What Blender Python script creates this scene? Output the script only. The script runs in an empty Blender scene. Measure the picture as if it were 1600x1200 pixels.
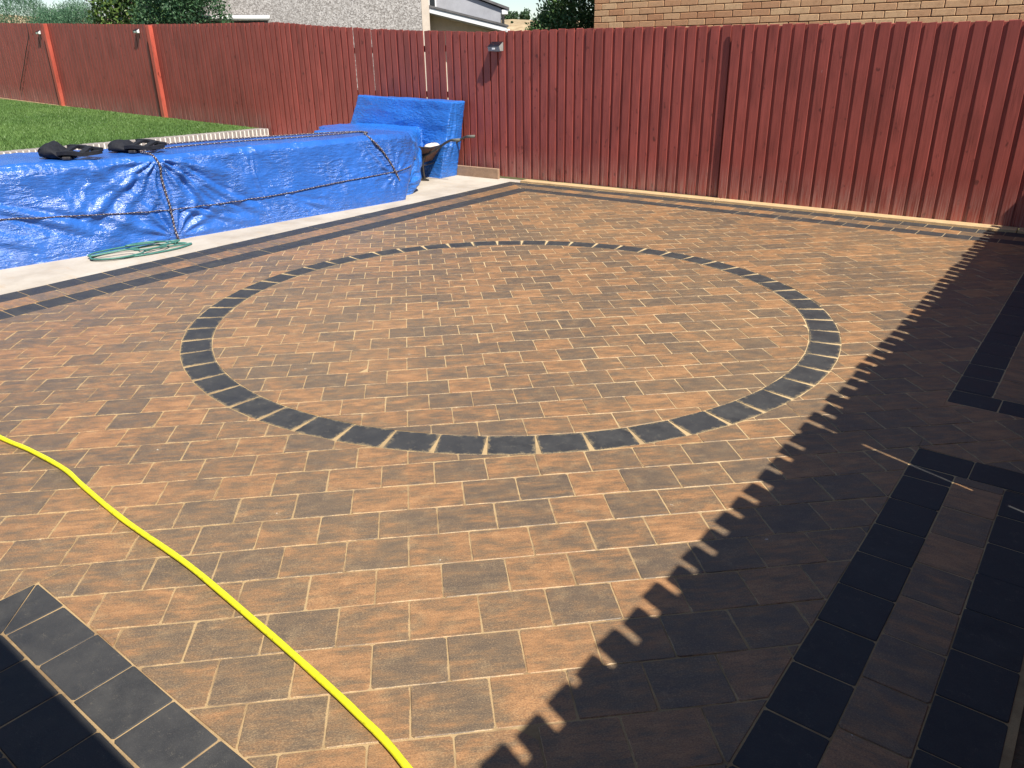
import bpy, bmesh, math, random
import numpy as np
from mathutils import Vector, Matrix
random.seed(7); rng = np.random.default_rng(7)
sc = bpy.context.scene
col = sc.collection
S2 = math.sqrt(0.5)

# ------------------------------------------------------------------ camera
cam_d = bpy.data.cameras.new('camera'); cam = bpy.data.objects.new('camera', cam_d); col.objects.link(cam)
RIGHT = Vector((0.79195905, 0.61043369, -0.01309894)); DOWN = Vector((0.22959436, -0.31761096, -0.92000528)); FWD = Vector((-0.56576258, 0.72559906, -0.391687))
CAM = Vector((1.94542, -1.82014, 1.54842))
m = Matrix((( RIGHT.x, -DOWN.x, -FWD.x, CAM.x), (RIGHT.y, -DOWN.y, -FWD.y, CAM.y), (RIGHT.z, -DOWN.z, -FWD.z, CAM.z), (0, 0, 0, 1)))
cam.matrix_world = m
cam_d.sensor_width = 36; cam_d.lens = 27.0; cam_d.clip_start = 0.05; cam_d.clip_end = 4000
sc.camera = cam

# ------------------------------------------------------------------ light
SUN_EL = math.radians(55); SUN_AZ = math.radians(19)           # azimuth below +X
sun_h = Vector((math.cos(SUN_AZ), -math.sin(SUN_AZ), 0))
to_sun = Vector((sun_h.x*math.cos(SUN_EL), sun_h.y*math.cos(SUN_EL), math.sin(SUN_EL)))
w = bpy.data.worlds.new('World'); sc.world = w; w.use_nodes = True
nt = w.node_tree; bg = nt.nodes['Background']
sky = nt.nodes.new('ShaderNodeTexSky'); sky.sky_type = 'NISHITA'; sky.sun_disc = False
sky.sun_elevation = SUN_EL; sky.sun_rotation = math.atan2(to_sun.x, to_sun.y)
sky.air_density = 1.0; sky.dust_density = 0.15; sky.ozone_density = 1.4
nt.links.new(sky.outputs[0], bg.inputs[0]); bg.inputs[1].default_value = 0.088
sd = bpy.data.lights.new('sun', 'SUN'); sd.energy = 5.0; sd.angle = math.radians(0.53); sd.color = (1.0, 0.94, 0.85)
so = bpy.data.objects.new('sun', sd); col.objects.link(so); so.rotation_euler = to_sun.to_track_quat('Z', 'Y').to_euler()
sc.view_settings.view_transform = 'Standard'; sc.view_settings.look = 'None'
sc.view_settings.exposure = 0.60; sc.view_settings.gamma = 1.0; sc.view_settings.use_curve_mapping = False

sc.cycles.max_bounces = 6; sc.cycles.diffuse_bounces = 3; sc.cycles.glossy_bounces = 3; sc.cycles.transmission_bounces = 2
sc.cycles.sample_clamp_indirect = 4.0

# ------------------------------------------------------------------ node helpers
class NG:
    def __init__(s, name):
        s.m = bpy.data.materials.new(name); s.m.use_nodes = True; s.t = s.m.node_tree
        s.b = s.t.nodes['Principled BSDF']
    def n(s, kind, **kw):
        nd = s.t.nodes.new(kind)
        for k, v in kw.items(): setattr(nd, k, v)
        return nd
    def put(s, sock, v):
        if isinstance(v, bpy.types.NodeSocket): s.t.links.new(v, sock)
        elif v is not None:
            if isinstance(v, (tuple, list)) and len(v) == 3 and sock.type == 'RGBA': v = (*v, 1)
            sock.default_value = v
    def math(s, op, a, b=None, c=None, clamp=False):
        nd = s.n('ShaderNodeMath', operation=op, use_clamp=clamp)
        for i, v in enumerate((a, b, c)):
            if v is not None: s.put(nd.inputs[i], v)
        return nd.outputs[0]
    def noise(s, vec, scale, detail=3, rough=0.5, dist=0.0, dim='3D'):
        nd = s.n('ShaderNodeTexNoise', noise_dimensions=dim)
        if vec is not None: s.put(nd.inputs['Vector'], vec)
        s.put(nd.inputs['Scale'], scale); s.put(nd.inputs['Detail'], detail); s.put(nd.inputs['Roughness'], rough); s.put(nd.inputs['Distortion'], dist)
        return nd.outputs[0]
    def mapping(s, vec, loc=(0, 0, 0), rot=(0, 0, 0), scale=(1, 1, 1)):
        nd = s.n('ShaderNodeMapping'); s.put(nd.inputs[0], vec)
        s.put(nd.inputs['Location'], loc); s.put(nd.inputs['Rotation'], rot); s.put(nd.inputs['Scale'], scale)
        return nd.outputs[0]
    def ramp(s, f, stops, interp='LINEAR'):
        nd = s.n('ShaderNodeValToRGB'); s.put(nd.inputs[0], f); r = nd.color_ramp; r.interpolation = interp
        while len(r.elements) < len(stops): r.elements.new(0.5)
        for e, (p, c) in zip(r.elements, stops): e.position = p; e.color = (*c, 1) if len(c) == 3 else c
        return nd.outputs[0]
    def mix(s, f, a, b, blend='MIX'):
        nd = s.n('ShaderNodeMix', data_type='RGBA', blend_type=blend)
        s.put(nd.inputs[0], f); s.put(nd.inputs[6], a); s.put(nd.inputs[7], b); return nd.outputs[2]
    def mr(s, v, a, b, c=0.0, d=1.0):
        nd = s.n('ShaderNodeMapRange'); s.put(nd.inputs[0], v)
        for i, x in enumerate((a, b, c, d)): s.put(nd.inputs[i+1], x)
        return nd.outputs[0]
    def pos(s): return s.n('ShaderNodeNewGeometry').outputs['Position']
    def obj(s): return s.n('ShaderNodeTexCoord').outputs['Object']
    def rnd(s): return s.n('ShaderNodeObjectInfo').outputs['Random']
    def sep(s, v):
        nd = s.n('ShaderNodeSeparateXYZ'); s.put(nd.inputs[0], v); return nd.outputs
    def comb(s, x, y, z=0.0):
        nd = s.n('ShaderNodeCombineXYZ'); s.put(nd.inputs[0], x); s.put(nd.inputs[1], y); s.put(nd.inputs[2], z); return nd.outputs[0]
    def white(s, vec):
        nd = s.n('ShaderNodeTexWhiteNoise', noise_dimensions='3D'); s.put(nd.inputs[0], vec); return nd.outputs
    def vadd(s, a, b):
        nd = s.n('ShaderNodeVectorMath', operation='ADD'); s.put(nd.inputs[0], a); s.put(nd.inputs[1], b); return nd.outputs[0]
    def bump(s, h, strength=0.3, dist=0.01, normal=None):
        nd = s.n('ShaderNodeBump'); s.put(nd.inputs['Strength'], strength); s.put(nd.inputs['Distance'], dist); s.put(nd.inputs['Height'], h)
        if normal is not None: s.put(nd.inputs['Normal'], normal)
        return nd.outputs[0]
    def out(s, base=None, rough=None, normal=None, spec=None, metal=None):
        if base is not None: s.put(s.b.inputs['Base Color'], base)
        if rough is not None: s.put(s.b.inputs['Roughness'], rough)
        if normal is not None: s.put(s.b.inputs['Normal'], normal)
        if spec is not None: s.put(s.b.inputs['Specular IOR Level'], spec)
        if metal is not None: s.put(s.b.inputs['Metallic'], metal)
        return s.m

PU, PV = 0.212, 0.1765                                        # paver pitch along / across the courses
SAND = (0.52, 0.365, 0.19)

def mat_brown(field=True):
    g = NG('brown_paver' if field else 'brown_border_paver'); p = g.pos()
    if field:
        c = g.mapping(p, rot=(0, 0, math.radians(-45)))       # into the course frame
        x, y, z = g.sep(c)[:3]
        v = g.math('DIVIDE', y, PV); row = g.math('FLOOR', v)
        par = g.math('MODULO', g.math('ADD', row, 100.0), 2.0)
        u = g.math('ADD', g.math('DIVIDE', x, PU), g.math('MULTIPLY', g.math('SUBTRACT', 1.0, par), 0.5))
        k = g.math('FLOOR', u)
        wn = g.white(g.comb(k, row, 3.0))
        fu = g.math('FRACT', u); fv = g.math('FRACT', v)
        du = g.math('MULTIPLY', g.math('MINIMUM', fu, g.math('SUBTRACT', 1.0, fu)), PU)
        dv = g.math('MULTIPLY', g.math('MINIMUM', fv, g.math('SUBTRACT', 1.0, fv)), PV)
        de = g.math('MINIMUM', du, dv)
    else:
        c = g.obj(); wn = g.white(g.comb(g.rnd(), 0.3, 3.0)); de = None
    r1 = wn[0]
    off = g.n('ShaderNodeVectorMath', operation='SCALE'); g.put(off.inputs[0], wn[1]); off.inputs['Scale'].default_value = 9.0
    q = g.vadd(c, off.outputs[0])
    st = g.noise(g.mapping(q, scale=(11, 60, 1)), 1.0, 6, 0.74)
    bl = g.noise(g.mapping(q, scale=(9, 20, 1)), 1.0, 4, 0.6)
    t = g.math('ADD', g.math('MULTIPLY', st, 0.72), g.math('MULTIPLY', bl, 0.85))
    t = g.math('ADD', g.math('MULTIPLY', g.math('SUBTRACT', t, 0.785), 1.75), g.mr(r1, 0, 1, 0.25, 0.76))
    colr = g.ramp(t, [(0.0, (0.098, 0.073, 0.052)), (0.28, (0.136, 0.095, 0.060)), (0.50, (0.190, 0.116, 0.061)), (0.74, (0.295, 0.152, 0.066)), (1.0, (0.40, 0.205, 0.088))])
    fine = g.noise(g.mapping(c, scale=(190, 330, 200)), 1.0, 3, 0.75)
    colr = g.mix(g.mr(fine, 0.36, 0.5, 0.55, 0.0), colr, (0.075, 0.06, 0.048))
    colr = g.mix(g.mr(fine, 0.55, 0.70, 0.0, 0.42), colr, (0.50, 0.36, 0.21))
    sn = g.noise(p, 13, 3, 0.65); big = g.noise(p, 0.55, 2, 0.5)
    dust = g.math('MULTIPLY', g.math('ADD', g.mr(sn, 0.52, 0.75, 0.0, 0.28), g.mr(big, 0.42, 0.62, 0.0, 0.10)), g.mr(fine, 0.4, 0.6, 0.2, 1.0))
    if de is not None:                                        # jointing sand left near the edges, uneven
        wdt = g.mr(sn, 0.40, 0.74, 0.0016, 0.0075)
        ed = g.math('MULTIPLY', g.mr(de, g.math('MULTIPLY', wdt, 0.6), wdt, 0.8, 0.0), g.mr(fine, 0.38, 0.55, 0.3, 1.0))
        dust = g.math('MAXIMUM', ed, dust)
    colr = g.mix(dust, colr, SAND)
    spl = g.math('MULTIPLY', g.mr(sn, 0.735, 0.75), g.mr(fine, 0.42, 0.5))      # mortar splashes, a few
    colr = g.mix(spl, colr, (0.6, 0.55, 0.48))
    return g.out(colr, g.mr(st, 0.3, 0.7, 0.42, 0.60), g.bump(fine, 0.45, 0.0018), 0.5)

def mat_char(edge_on=True):
    g = NG('charcoal_paver' if edge_on else 'charcoal_border_paver'); p = g.pos(); r = g.rnd(); o = g.obj()
    n1 = g.noise(p, 9, 5, 0.65); n2 = g.noise(p, 300, 2, 0.6); n3 = g.noise(p, 26, 4, 0.7)
    c = g.ramp(n1, [(0.3, (0.028, 0.029, 0.031)), (0.7, (0.064, 0.063, 0.061))])
    c = g.mix(g.mr(r, 0, 1, 0.0, 0.45), c, (0.042, 0.043, 0.046))
    c = g.mix(g.mr(n2, 0.55, 0.75, 0, 0.35), c, (0.10, 0.10, 0.10))
    x, y, z = g.sep(o)[:3]
    ex = g.math('SUBTRACT', 0.104, g.math('ABSOLUTE', x)); ey = g.math('SUBTRACT', 0.0865, g.math('ABSOLUTE', y))
    de = g.math('MINIMUM', ex, ey)
    edge = g.math('MULTIPLY', g.mr(de, 0.0, g.mr(n3, 0.42, 0.75, 0.003, 0.036), 0.8, 0.0), g.mr(n2, 0.42, 0.6, 0.15, 1.0))
    if edge_on: c = g.mix(edge, c, (0.40, 0.30, 0.16))
    c = g.mix(g.math('MULTIPLY', g.mr(n3, 0.56, 0.8, 0.0, 0.45 if edge_on else 0.3), g.mr(n2, 0.45, 0.6)), c, (0.30, 0.26, 0.19))
    return g.out(c, g.mr(n1, 0.3, 0.7, 0.5, 0.7), g.bump(g.math('ADD', n2, g.noise(p, 90, 3, 0.6)), 0.3, 0.002), 0.22)

def mat_simple(name, base, rough=0.7, var=0.25, scale=6, bump=0.2, bscale=80, bdist=0.004, spec=0.4, metal=0.0):
    g = NG(name); p = g.pos(); n = g.noise(p, scale, 5, 0.6); n2 = g.noise(p, bscale, 3, 0.6)
    lo = tuple(c*(1-var) for c in base); hi = tuple(min(1, c*(1+var)) for c in base)
    c = g.ramp(g.math('ADD', g.math('MULTIPLY', n, 0.7), g.math('MULTIPLY', n2, 0.3)), [(0.3, lo), (0.7, hi)])
    return g.out(c, rough, g.bump(n2, bump, bdist), spec, metal)

def mat_sand():
    g = NG('joint_sand'); p = g.pos(); n = g.noise(p, 600, 2, 0.7); n2 = g.noise(p, 5, 4, 0.6)
    c = g.ramp(n, [(0.3, (0.32, 0.22, 0.11)), (0.7, (0.50, 0.36, 0.195))])
    c = g.mix(g.mr(n2, 0.46, 0.62, 0, 0.75), c, (0.22, 0.145, 0.08))
    y = g.sep(p)[1]; c = g.mix(g.mr(y, 0.0, 2.5, 0.0, 0.55), c, (0.70, 0.53, 0.30))
    return g.out(c, 0.95, g.bump(n, 0.4, 0.002), 0.1)

def mat_fence(name, base, worn=(0.33, 0.24, 0.20)):
    g = NG(name); p = g.pos(); r = g.rnd()
    off = g.comb(g.math('MULTIPLY', r, 37.0), 0.0, g.math('MULTIPLY', r, 11.0))
    q = g.vadd(p, off)
    grain = g.noise(g.mapping(q, scale=(90, 90, 3.0)), 1.0, 5, 0.7)
    blot = g.noise(g.mapping(q, scale=(4, 4, 1.6)), 1.0, 4, 0.6)
    c = g.ramp(g.math('ADD', g.math('MULTIPLY', grain, 0.5), g.math('MULTIPLY', blot, 0.5)),
               [(0.33, tuple(x*0.55 for x in base)), (0.5, base), (0.68, tuple(min(1, x*1.38) for x in base))])
    c = g.mix(g.mr(r, 0, 1, 0.0, 0.30), c, tuple(x*0.55 for x in base))
    knots = g.noise(g.mapping(q, scale=(16, 16, 9)), 1.0, 2, 0.5)
    c = g.mix(g.mr(knots, 0.67, 0.75, 0, 0.8), c, tuple(x*0.30 for x in base))
    z = g.sep(p)[2]; x = g.sep(p)[0]
    ground = g.mr(x, -22.0, -10.0, 0.75, 0.36); ground = g.math('MULTIPLY', ground, g.math('LESS_THAN', x, -10.0))
    low = g.mr(g.math('SUBTRACT', z, ground), 0.02, 0.42, 1.0, 0.0)
    wear = g.math('MULTIPLY', low, g.mr(grain, 0.42, 0.66)); c = g.mix(g.math('MULTIPLY', wear, 0.8), c, worn)
    scr = g.mr(g.noise(g.mapping(q, scale=(38, 38, 12)), 1.0, 4, 0.75), 0.70, 0.75)
    c = g.mix(g.math('MULTIPLY', scr, 0.6), c, (0.46, 0.30, 0.26))
    return g.out(c, g.mr(grain, 0.3, 0.7, 0.42, 0.62), g.bump(grain, 0.35, 0.004), 0.45)

def mat_tarp(name, base):
    g = NG(name); p = g.pos()
    n = g.noise(p, 3, 3, 0.6)
    patch = g.mr(g.noise(p, 2.3, 2, 0.5), 0.42, 0.62)
    cr = g.noise(g.mapping(p, rot=(0.12, 0.1, 0.15), scale=(16, 11, 42)), 1.0, 4, 0.62)
    c = g.ramp(n, [(0.3, tuple(x*0.85 for x in base)), (0.7, tuple(min(1, x*1.15) for x in base))])
    z = g.sep(p)[2]
    c = g.mix(g.math('MULTIPLY', g.mr(z, 0.0, 0.18, 0.14, 0.0), g.mr(g.noise(p, 18, 3, 0.6), 0.4, 0.7)), c, (0.22, 0.22, 0.26))
    cl = g.math('ABSOLUTE', g.math('SUBTRACT', g.noise(g.mapping(p, rot=(0.3, 0, 0.2), scale=(4, 5, 7)), 1.0, 4, 0.55), 0.5))
    b = g.bump(g.math('MINIMUM', cl, 0.06), 0.16, 0.10)
    b = g.bump(cr, g.mr(patch, 0, 1, 0.45, 1.0), 0.03, b)
    return g.out(c, g.mr(g.noise(p, 9, 2, 0.5), 0.3, 0.7, 0.20, 0.36), b, 0.7)

def mat_leaf(name, a, b, rough=0.5):
    g = NG(name)
    at = g.n('ShaderNodeAttribute', attribute_name='tint'); 
    c = g.ramp(at.outputs['Fac'], [(0.0, a), (1.0, b)])
    g.out(c, rough, None, 0.35)
    g.b.inputs['Subsurface Weight'].default_value = 0.0
    tr = g.n('ShaderNodeBsdfTranslucent'); g.put(tr.inputs[0], c)
    mx = g.n('ShaderNodeMixShader'); mx.inputs[0].default_value = 0.25
    g.t.links.new(g.b.outputs[0], mx.inputs[1]); g.t.links.new(tr.outputs[0], mx.inputs[2])
    g.t.links.new(mx.outputs[0], g.t.nodes['Material Output'].inputs[0])
    return g.m

def mat_brick(name, lo, hi):
    g = NG(name); p = g.pos(); r = g.rnd()
    at = g.n('ShaderNodeAttribute', attribute_name='tint')
    rr = g.math('FRACT', g.math('ADD', r, g.math('MULTIPLY', at.outputs['Fac'], 3.7)))
    n = g.noise(p, 22, 4, 0.65); f = g.noise(p, 240, 3, 0.7)
    c = g.ramp(rr, [(0.0, lo), (0.5, tuple((a+b)/2 for a, b in zip(lo, hi))), (1.0, hi)])
    c = g.mix(g.mr(n, 0.5, 0.75, 0, 0.5), c, tuple(x*0.6 for x in lo))
    c = g.mix(g.mr(f, 0.5, 0.72, 0, 0.4), c, tuple(min(1, x*1.35) for x in hi))
    return g.out(c, 0.85, g.bump(f, 0.5, 0.004), 0.25)

M = {}
M['brown'] = mat_brown(); M['brownb'] = mat_brown(False); M['char'] = mat_char(); M['charb'] = mat_char(False); M['sand'] = mat_sand()
M['fence'] = mat_fence('red_brown_fence_stain', (0.305, 0.068, 0.052))
M['post'] = mat_fence('fresh_red_post_stain', (0.50, 0.095, 0.06), (0.45, 0.16, 0.10))
M['timber'] = mat_simple('pale_new_timber', (0.52, 0.36, 0.19), 0.7, 0.22, 9, 0.25, 60)
M['oldtimber'] = mat_simple('weathered_timber', (0.34, 0.22, 0.14), 0.8, 0.3, 9, 0.3, 60)
M['tarp'] = mat_tarp('blue_tarpaulin', (0.024, 0.122, 0.46)); M['tarp2'] = mat_tarp('bright_blue_tarpaulin', (0.022, 0.155, 0.56))
def mat_concrete():
    g = NG('pale_concrete'); p = g.pos(); n = g.noise(p, 1.6, 6, 0.65); n2 = g.noise(p, 160, 3, 0.7)
    c = g.ramp(n, [(0.3, (0.36, 0.31, 0.25)), (0.52, (0.47, 0.42, 0.35)), (0.72, (0.54, 0.50, 0.43))])
    c = g.mix(g.mr(g.noise(g.mapping(p, scale=(1, 3, 1)), 3.0, 5, 0.7), 0.55, 0.72, 0, 0.55), c, (0.43, 0.31, 0.19))
    c = g.mix(g.mr(n2, 0.6, 0.8, 0, 0.3), c, (0.36, 0.32, 0.27))
    return g.out(c, 0.85, g.bump(n2, 0.3, 0.003), 0.25)
M['concrete'] = mat_concrete()
M['lawn'] = mat_simple('lawn_soil', (0.07, 0.13, 0.03), 0.95, 0.4, 3, 0.5, 60, 0.02, 0.1)
M['grass'] = mat_leaf('grass_blades', (0.07, 0.15, 0.035), (0.20, 0.31, 0.09))
M['copebrick'] = mat_simple('grey_coping_brick', (0.27, 0.24, 0.22), 0.85, 0.35, 14)
M['mortar'] = mat_simple('pale_mortar', (0.74, 0.70, 0.63), 0.9, 0.12, 8)
M['brick'] = mat_brick('buff_brick', (0.58, 0.28, 0.14), (0.80, 0.52, 0.28))
M['darkmortar'] = mat_simple('brown_mortar', (0.20, 0.12, 0.075), 0.95, 0.2, 8)
M['black'] = mat_simple('black_fabric', (0.014, 0.015, 0.020), 0.75, 0.5, 40, 0.5, 260, 0.003, 0.3)
M['blackmetal'] = mat_simple('worn_black_metal', (0.035, 0.032, 0.030), 0.45, 0.6, 30, 0.2, 120, 0.002, 0.5)
M['rust'] = mat_simple('rusty_muddy_steel', (0.16, 0.085, 0.055), 0.8, 0.5, 22)
M['rubber'] = mat_simple('grey_rubber_grip', (0.13, 0.13, 0.11), 0.7, 0.2, 30)
M['white'] = mat_simple('white_plastic', (0.80, 0.80, 0.78), 0.45, 0.05, 4, 0.05)
M['greyplastic'] = mat_simple('grey_plastic', (0.30, 0.30, 0.28), 0.5, 0.2, 30)
M['lampblack'] = mat_simple('dark_solar_glass', (0.01, 0.011, 0.016), 0.15, 0.2, 30, 0.0)
M['rope_dark'] = mat_simple('navy_rope', (0.022, 0.020, 0.030), 0.8, 0.4, 60)
M['rope_white'] = mat_simple('white_rope_fleck', (0.45, 0.43, 0.43), 0.8, 0.1, 60)
M['rope_purple'] = mat_simple('mauve_rope_fleck', (0.20, 0.13, 0.15), 0.8, 0.1, 60)
def mat_hose(name, base, rough):
    g = NG(name); p = g.pos(); n = g.noise(p, 55, 4, 0.65)
    c = g.mix(g.mr(n, 0.52, 0.70, 0, 0.65), base, tuple(x*0.42 for x in base))
    c = g.mix(g.mr(g.noise(p, 240, 3, 0.7), 0.58, 0.7, 0, 0.6), c, (0.12, 0.11, 0.05))
    return g.out(c, rough, g.bump(g.noise(p, 220, 2, 0.5), 0.2, 0.001), 0.5)
M['yhose'] = mat_hose('yellow_hose', (0.76, 0.78, 0.02), 0.5)
M['ghose'] = mat_hose('green_hose', (0.055, 0.19, 0.155), 0.38)
def mat_pebble():
    g = NG('pebbledash'); p = g.pos()
    vo = g.n('ShaderNodeTexVoronoi'); g.put(vo.inputs['Vector'], p); vo.inputs['Scale'].default_value = 42.0
    c = g.ramp(g.sep(vo.outputs['Color'])[0], [(0.0, (0.20, 0.18, 0.165)), (0.45, (0.36, 0.335, 0.31)), (1.0, (0.60, 0.57, 0.54))])
    c = g.mix(g.mr(g.noise(p, 0.5, 4, 0.6), 0.4, 0.7, 0, 0.4), c, (0.30, 0.285, 0.275))
    return g.out(c, 0.95, g.bump(vo.outputs['Distance'], 0.4, 0.008), 0.15)
M['pebble'] = mat_pebble()
M['render'] = mat_simple('grey_render', (0.36, 0.365, 0.39), 0.9, 0.2, 2.5)
M['cream'] = mat_simple('cream_render', (0.66, 0.56, 0.46), 0.9, 0.12, 6)
M['tile'] = mat_simple('grey_roof_tile', (0.12, 0.115, 0.115), 0.85, 0.35, 7)
M['whitepaint'] = mat_simple('white_paint', (0.80, 0.80, 0.79), 0.5, 0.05, 3, 0.05)
M['glass'] = mat_simple('window_glass', (0.02, 0.025, 0.03), 0.05, 0.1, 3, 0.0, spec=0.8)
M['bark'] = mat_simple('bark', (0.09, 0.07, 0.055), 0.9, 0.4, 20, 0.6, 60, 0.01)
M['leaf_feather'] = mat_leaf('feathery_conifer_leaf', (0.05, 0.13, 0.075), (0.16, 0.30, 0.15))
M['leaf_laurel'] = mat_leaf('laurel_leaf', (0.02, 0.055, 0.02), (0.20, 0.30, 0.07), 0.35)
M['leaf_dense'] = mat_leaf('dense_shrub_leaf', (0.022, 0.07, 0.033), (0.11, 0.22, 0.09))
M['leaf_conifer'] = mat_leaf('conifer_scale_leaf', (0.035, 0.09, 0.035), (0.20, 0.32, 0.10))
M['twig'] = mat_leaf('bare_twigs', (0.05, 0.045, 0.045), (0.17, 0.15, 0.14))
M['leaf_far'] = mat_leaf('far_tree_leaf', (0.03, 0.07, 0.03), (0.07, 0.13, 0.055))
def mat_land():
    g = NG('dry_land'); p = g.pos(); x, y, z = g.sep(p)[:3]
    d = g.math('SQRT', g.math('ADD', g.math('MULTIPLY', x, x), g.math('MULTIPLY', y, y)))
    n = g.noise(p, 0.03, 6, 0.65); n2 = g.noise(p, 0.16, 5, 0.7)
    dry = g.ramp(n2, [(0.35, (0.27, 0.19, 0.11)), (0.55, (0.46, 0.35, 0.21)), (0.72, (0.55, 0.44, 0.29))])
    dry = g.mix(g.mr(n, 0.52, 0.62, 0, 0.55), dry, (0.21, 0.17, 0.11))
    near = g.ramp(g.noise(p, 0.8, 5, 0.6), [(0.3, (0.06, 0.075, 0.03)), (0.7, (0.14, 0.12, 0.06))])
    return g.out(g.mix(g.mr(d, 40, 120), near, dry), 0.95, None, 0.1)
M['land'] = mat_land()
M['soil'] = mat_simple('brown_soil', (0.12, 0.085, 0.055), 0.95, 0.4, 25, 0.6, 90, 0.012, 0.1)

# ------------------------------------------------------------------ object helpers
def tag(o, label=None, cat=None, group=None, kind=None):
    if label: o['label'] = label
    if cat: o['category'] = cat
    if group: o['group'] = group
    if kind: o['kind'] = kind
    return o
def link(name, me, parent=None):
    o = bpy.data.objects.new(name, me); col.objects.link(o)
    if parent is not None: o.parent = parent
    return o
def empty(name, loc=(0, 0, 0), label=None, cat=None, group=None):
    o = link(name, None); o.location = loc; o.empty_display_size = 0.1
    return tag(o, label, cat, group)
def mesh(name, V, F, mats, smooth=False, mi=None):
    me = bpy.data.meshes.new(name); me.from_pydata([tuple(v) for v in V], [], [tuple(f) for f in F])
    for mt in (mats if isinstance(mats, (list, tuple)) else [mats]): me.materials.append(mt)
    if mi is not None: me.polygons.foreach_set('material_index', mi)
    if smooth: me.polygons.foreach_set('use_smooth', [True]*len(me.polygons))
    me.update(); return me
class MB:
    def __init__(s): s.V = []; s.F = []
    def add(s, V, F):
        b = len(s.V); s.V += [tuple(v) for v in V]; s.F += [tuple(i+b for i in f) for f in F]; return s
    def box(s, x0, x1, y0, y1, z0, z1, bev=0.0):
        if bev <= 0:
            V = [(x, y, z) for z in (z0, z1) for y in (y0, y1) for x in (x0, x1)]
            return s.add(V, [(0, 2, 3, 1), (4, 5, 7, 6), (0, 1, 5, 4), (2, 6, 7, 3), (0, 4, 6, 2), (1, 3, 7, 5)])
        bm = bmesh.new(); bmesh.ops.create_cube(bm, size=1.0)
        for v in bm.verts: v.co = Vector(((x0+x1)/2+v.co.x*(x1-x0), (y0+y1)/2+v.co.y*(y1-y0), (z0+z1)/2+v.co.z*(z1-z0)))
        bmesh.ops.bevel(bm, geom=bm.edges[:], offset=bev, segments=1, affect='EDGES', profile=0.5)
        bm.verts.index_update(); s.add([v.co[:] for v in bm.verts], [[v.index for v in f.verts] for f in bm.faces]); bm.free(); return s
    def prism(s, poly, axis, a0, a1):
        # poly: 2D points; axis = 'x' | 'y' | 'z' extrusion
        def p3(p, a): return {'x': (a, p[0], p[1]), 'y': (p[0], a, p[1]), 'z': (p[0], p[1], a)}[axis]
        n = len(poly); V = [p3(p, a0) for p in poly] + [p3(p, a1) for p in poly]
        F = [tuple(range(n))[::-1], tuple(range(n, 2*n))] + [(i, (i+1) % n, n+(i+1) % n, n+i) for i in range(n)]
        return s.add(V, F)
    def tube(s, path, r, n=10, caps=True):
        V, F, _ = tube_geo(path, r, n, caps); return s.add(V, F)
    def build(s, name, mat, parent=None, smooth=False):
        me = mesh(name, s.V, s.F, mat, smooth)
        bm = bmesh.new(); bm.from_mesh(me); bmesh.ops.recalc_face_normals(bm, faces=bm.faces); bm.to_mesh(me); bm.free()
        return link(name, me, parent)
def spline(pts, per=8, closed=False):
    P = [Vector(p) for p in pts]; n = len(P); out = []
    for i in range(n if closed else n-1):
        if closed: a, b, c, d = P[(i-1) % n], P[i], P[(i+1) % n], P[(i+2) % n]
        else: a, b, c, d = P[max(i-1, 0)], P[i], P[i+1], P[min(i+2, n-1)]
        for k in range(per):
            t = k/per
            out.append(0.5*((2*b) + (c-a)*t + (2*a-5*b+4*c-d)*t*t + (3*b-a-3*c+d)*t**3))
    if not closed: out.append(P[-1])
    return out
def tube_geo(path, r, n=10, caps=True):
    P = [Vector(p) for p in path]; V = []; F = []; N = None
    for i, p in enumerate(P):
        t = (P[min(i+1, len(P)-1)]-P[max(i-1, 0)]).normalized()
        if N is None: N = t.orthogonal().normalized()
        N = (N - t*N.dot(t)).normalized(); B = t.cross(N)
        rr = r[i] if isinstance(r, (list, tuple)) else r
        for k in range(n):
            a = 2*math.pi*k/n; V.append(p + (N*math.cos(a)+B*math.sin(a))*rr)
    for i in range(len(P)-1):
        for k in range(n): F.append((i*n+k, i*n+(k+1) % n, (i+1)*n+(k+1) % n, (i+1)*n+k))
    if caps: F += [tuple(range(n))[::-1], tuple(range((len(P)-1)*n, len(P)*n))]
    return V, F, len(P)
def vnoise(x, y, seed=0):
    x = np.asarray(x, float); y = np.asarray(y, float)
    xi = np.floor(x).astype(np.int64); yi = np.floor(y).astype(np.int64); fx = x-xi; fy = y-yi
    fx = fx*fx*(3-2*fx); fy = fy*fy*(3-2*fy)
    def h(a, b):
        n = (a*374761393 + b*668265263 + seed*1442695041) & 0x7fffffff
        n = ((n ^ (n >> 13))*1274126177) & 0x7fffffff
        return ((n ^ (n >> 16)) & 0xffff)/65535.0
    return (h(xi, yi)*(1-fx)+h(xi+1, yi)*fx)*(1-fy)+(h(xi, yi+1)*(1-fx)+h(xi+1, yi+1)*fx)*fy
def fbm(x, y, seed=0, oct=4):
    s = 0; a = 0.5
    for i in range(oct): s = s+a*vnoise(x*2**i, y*2**i, seed+i); a *= 0.5
    return s

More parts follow.
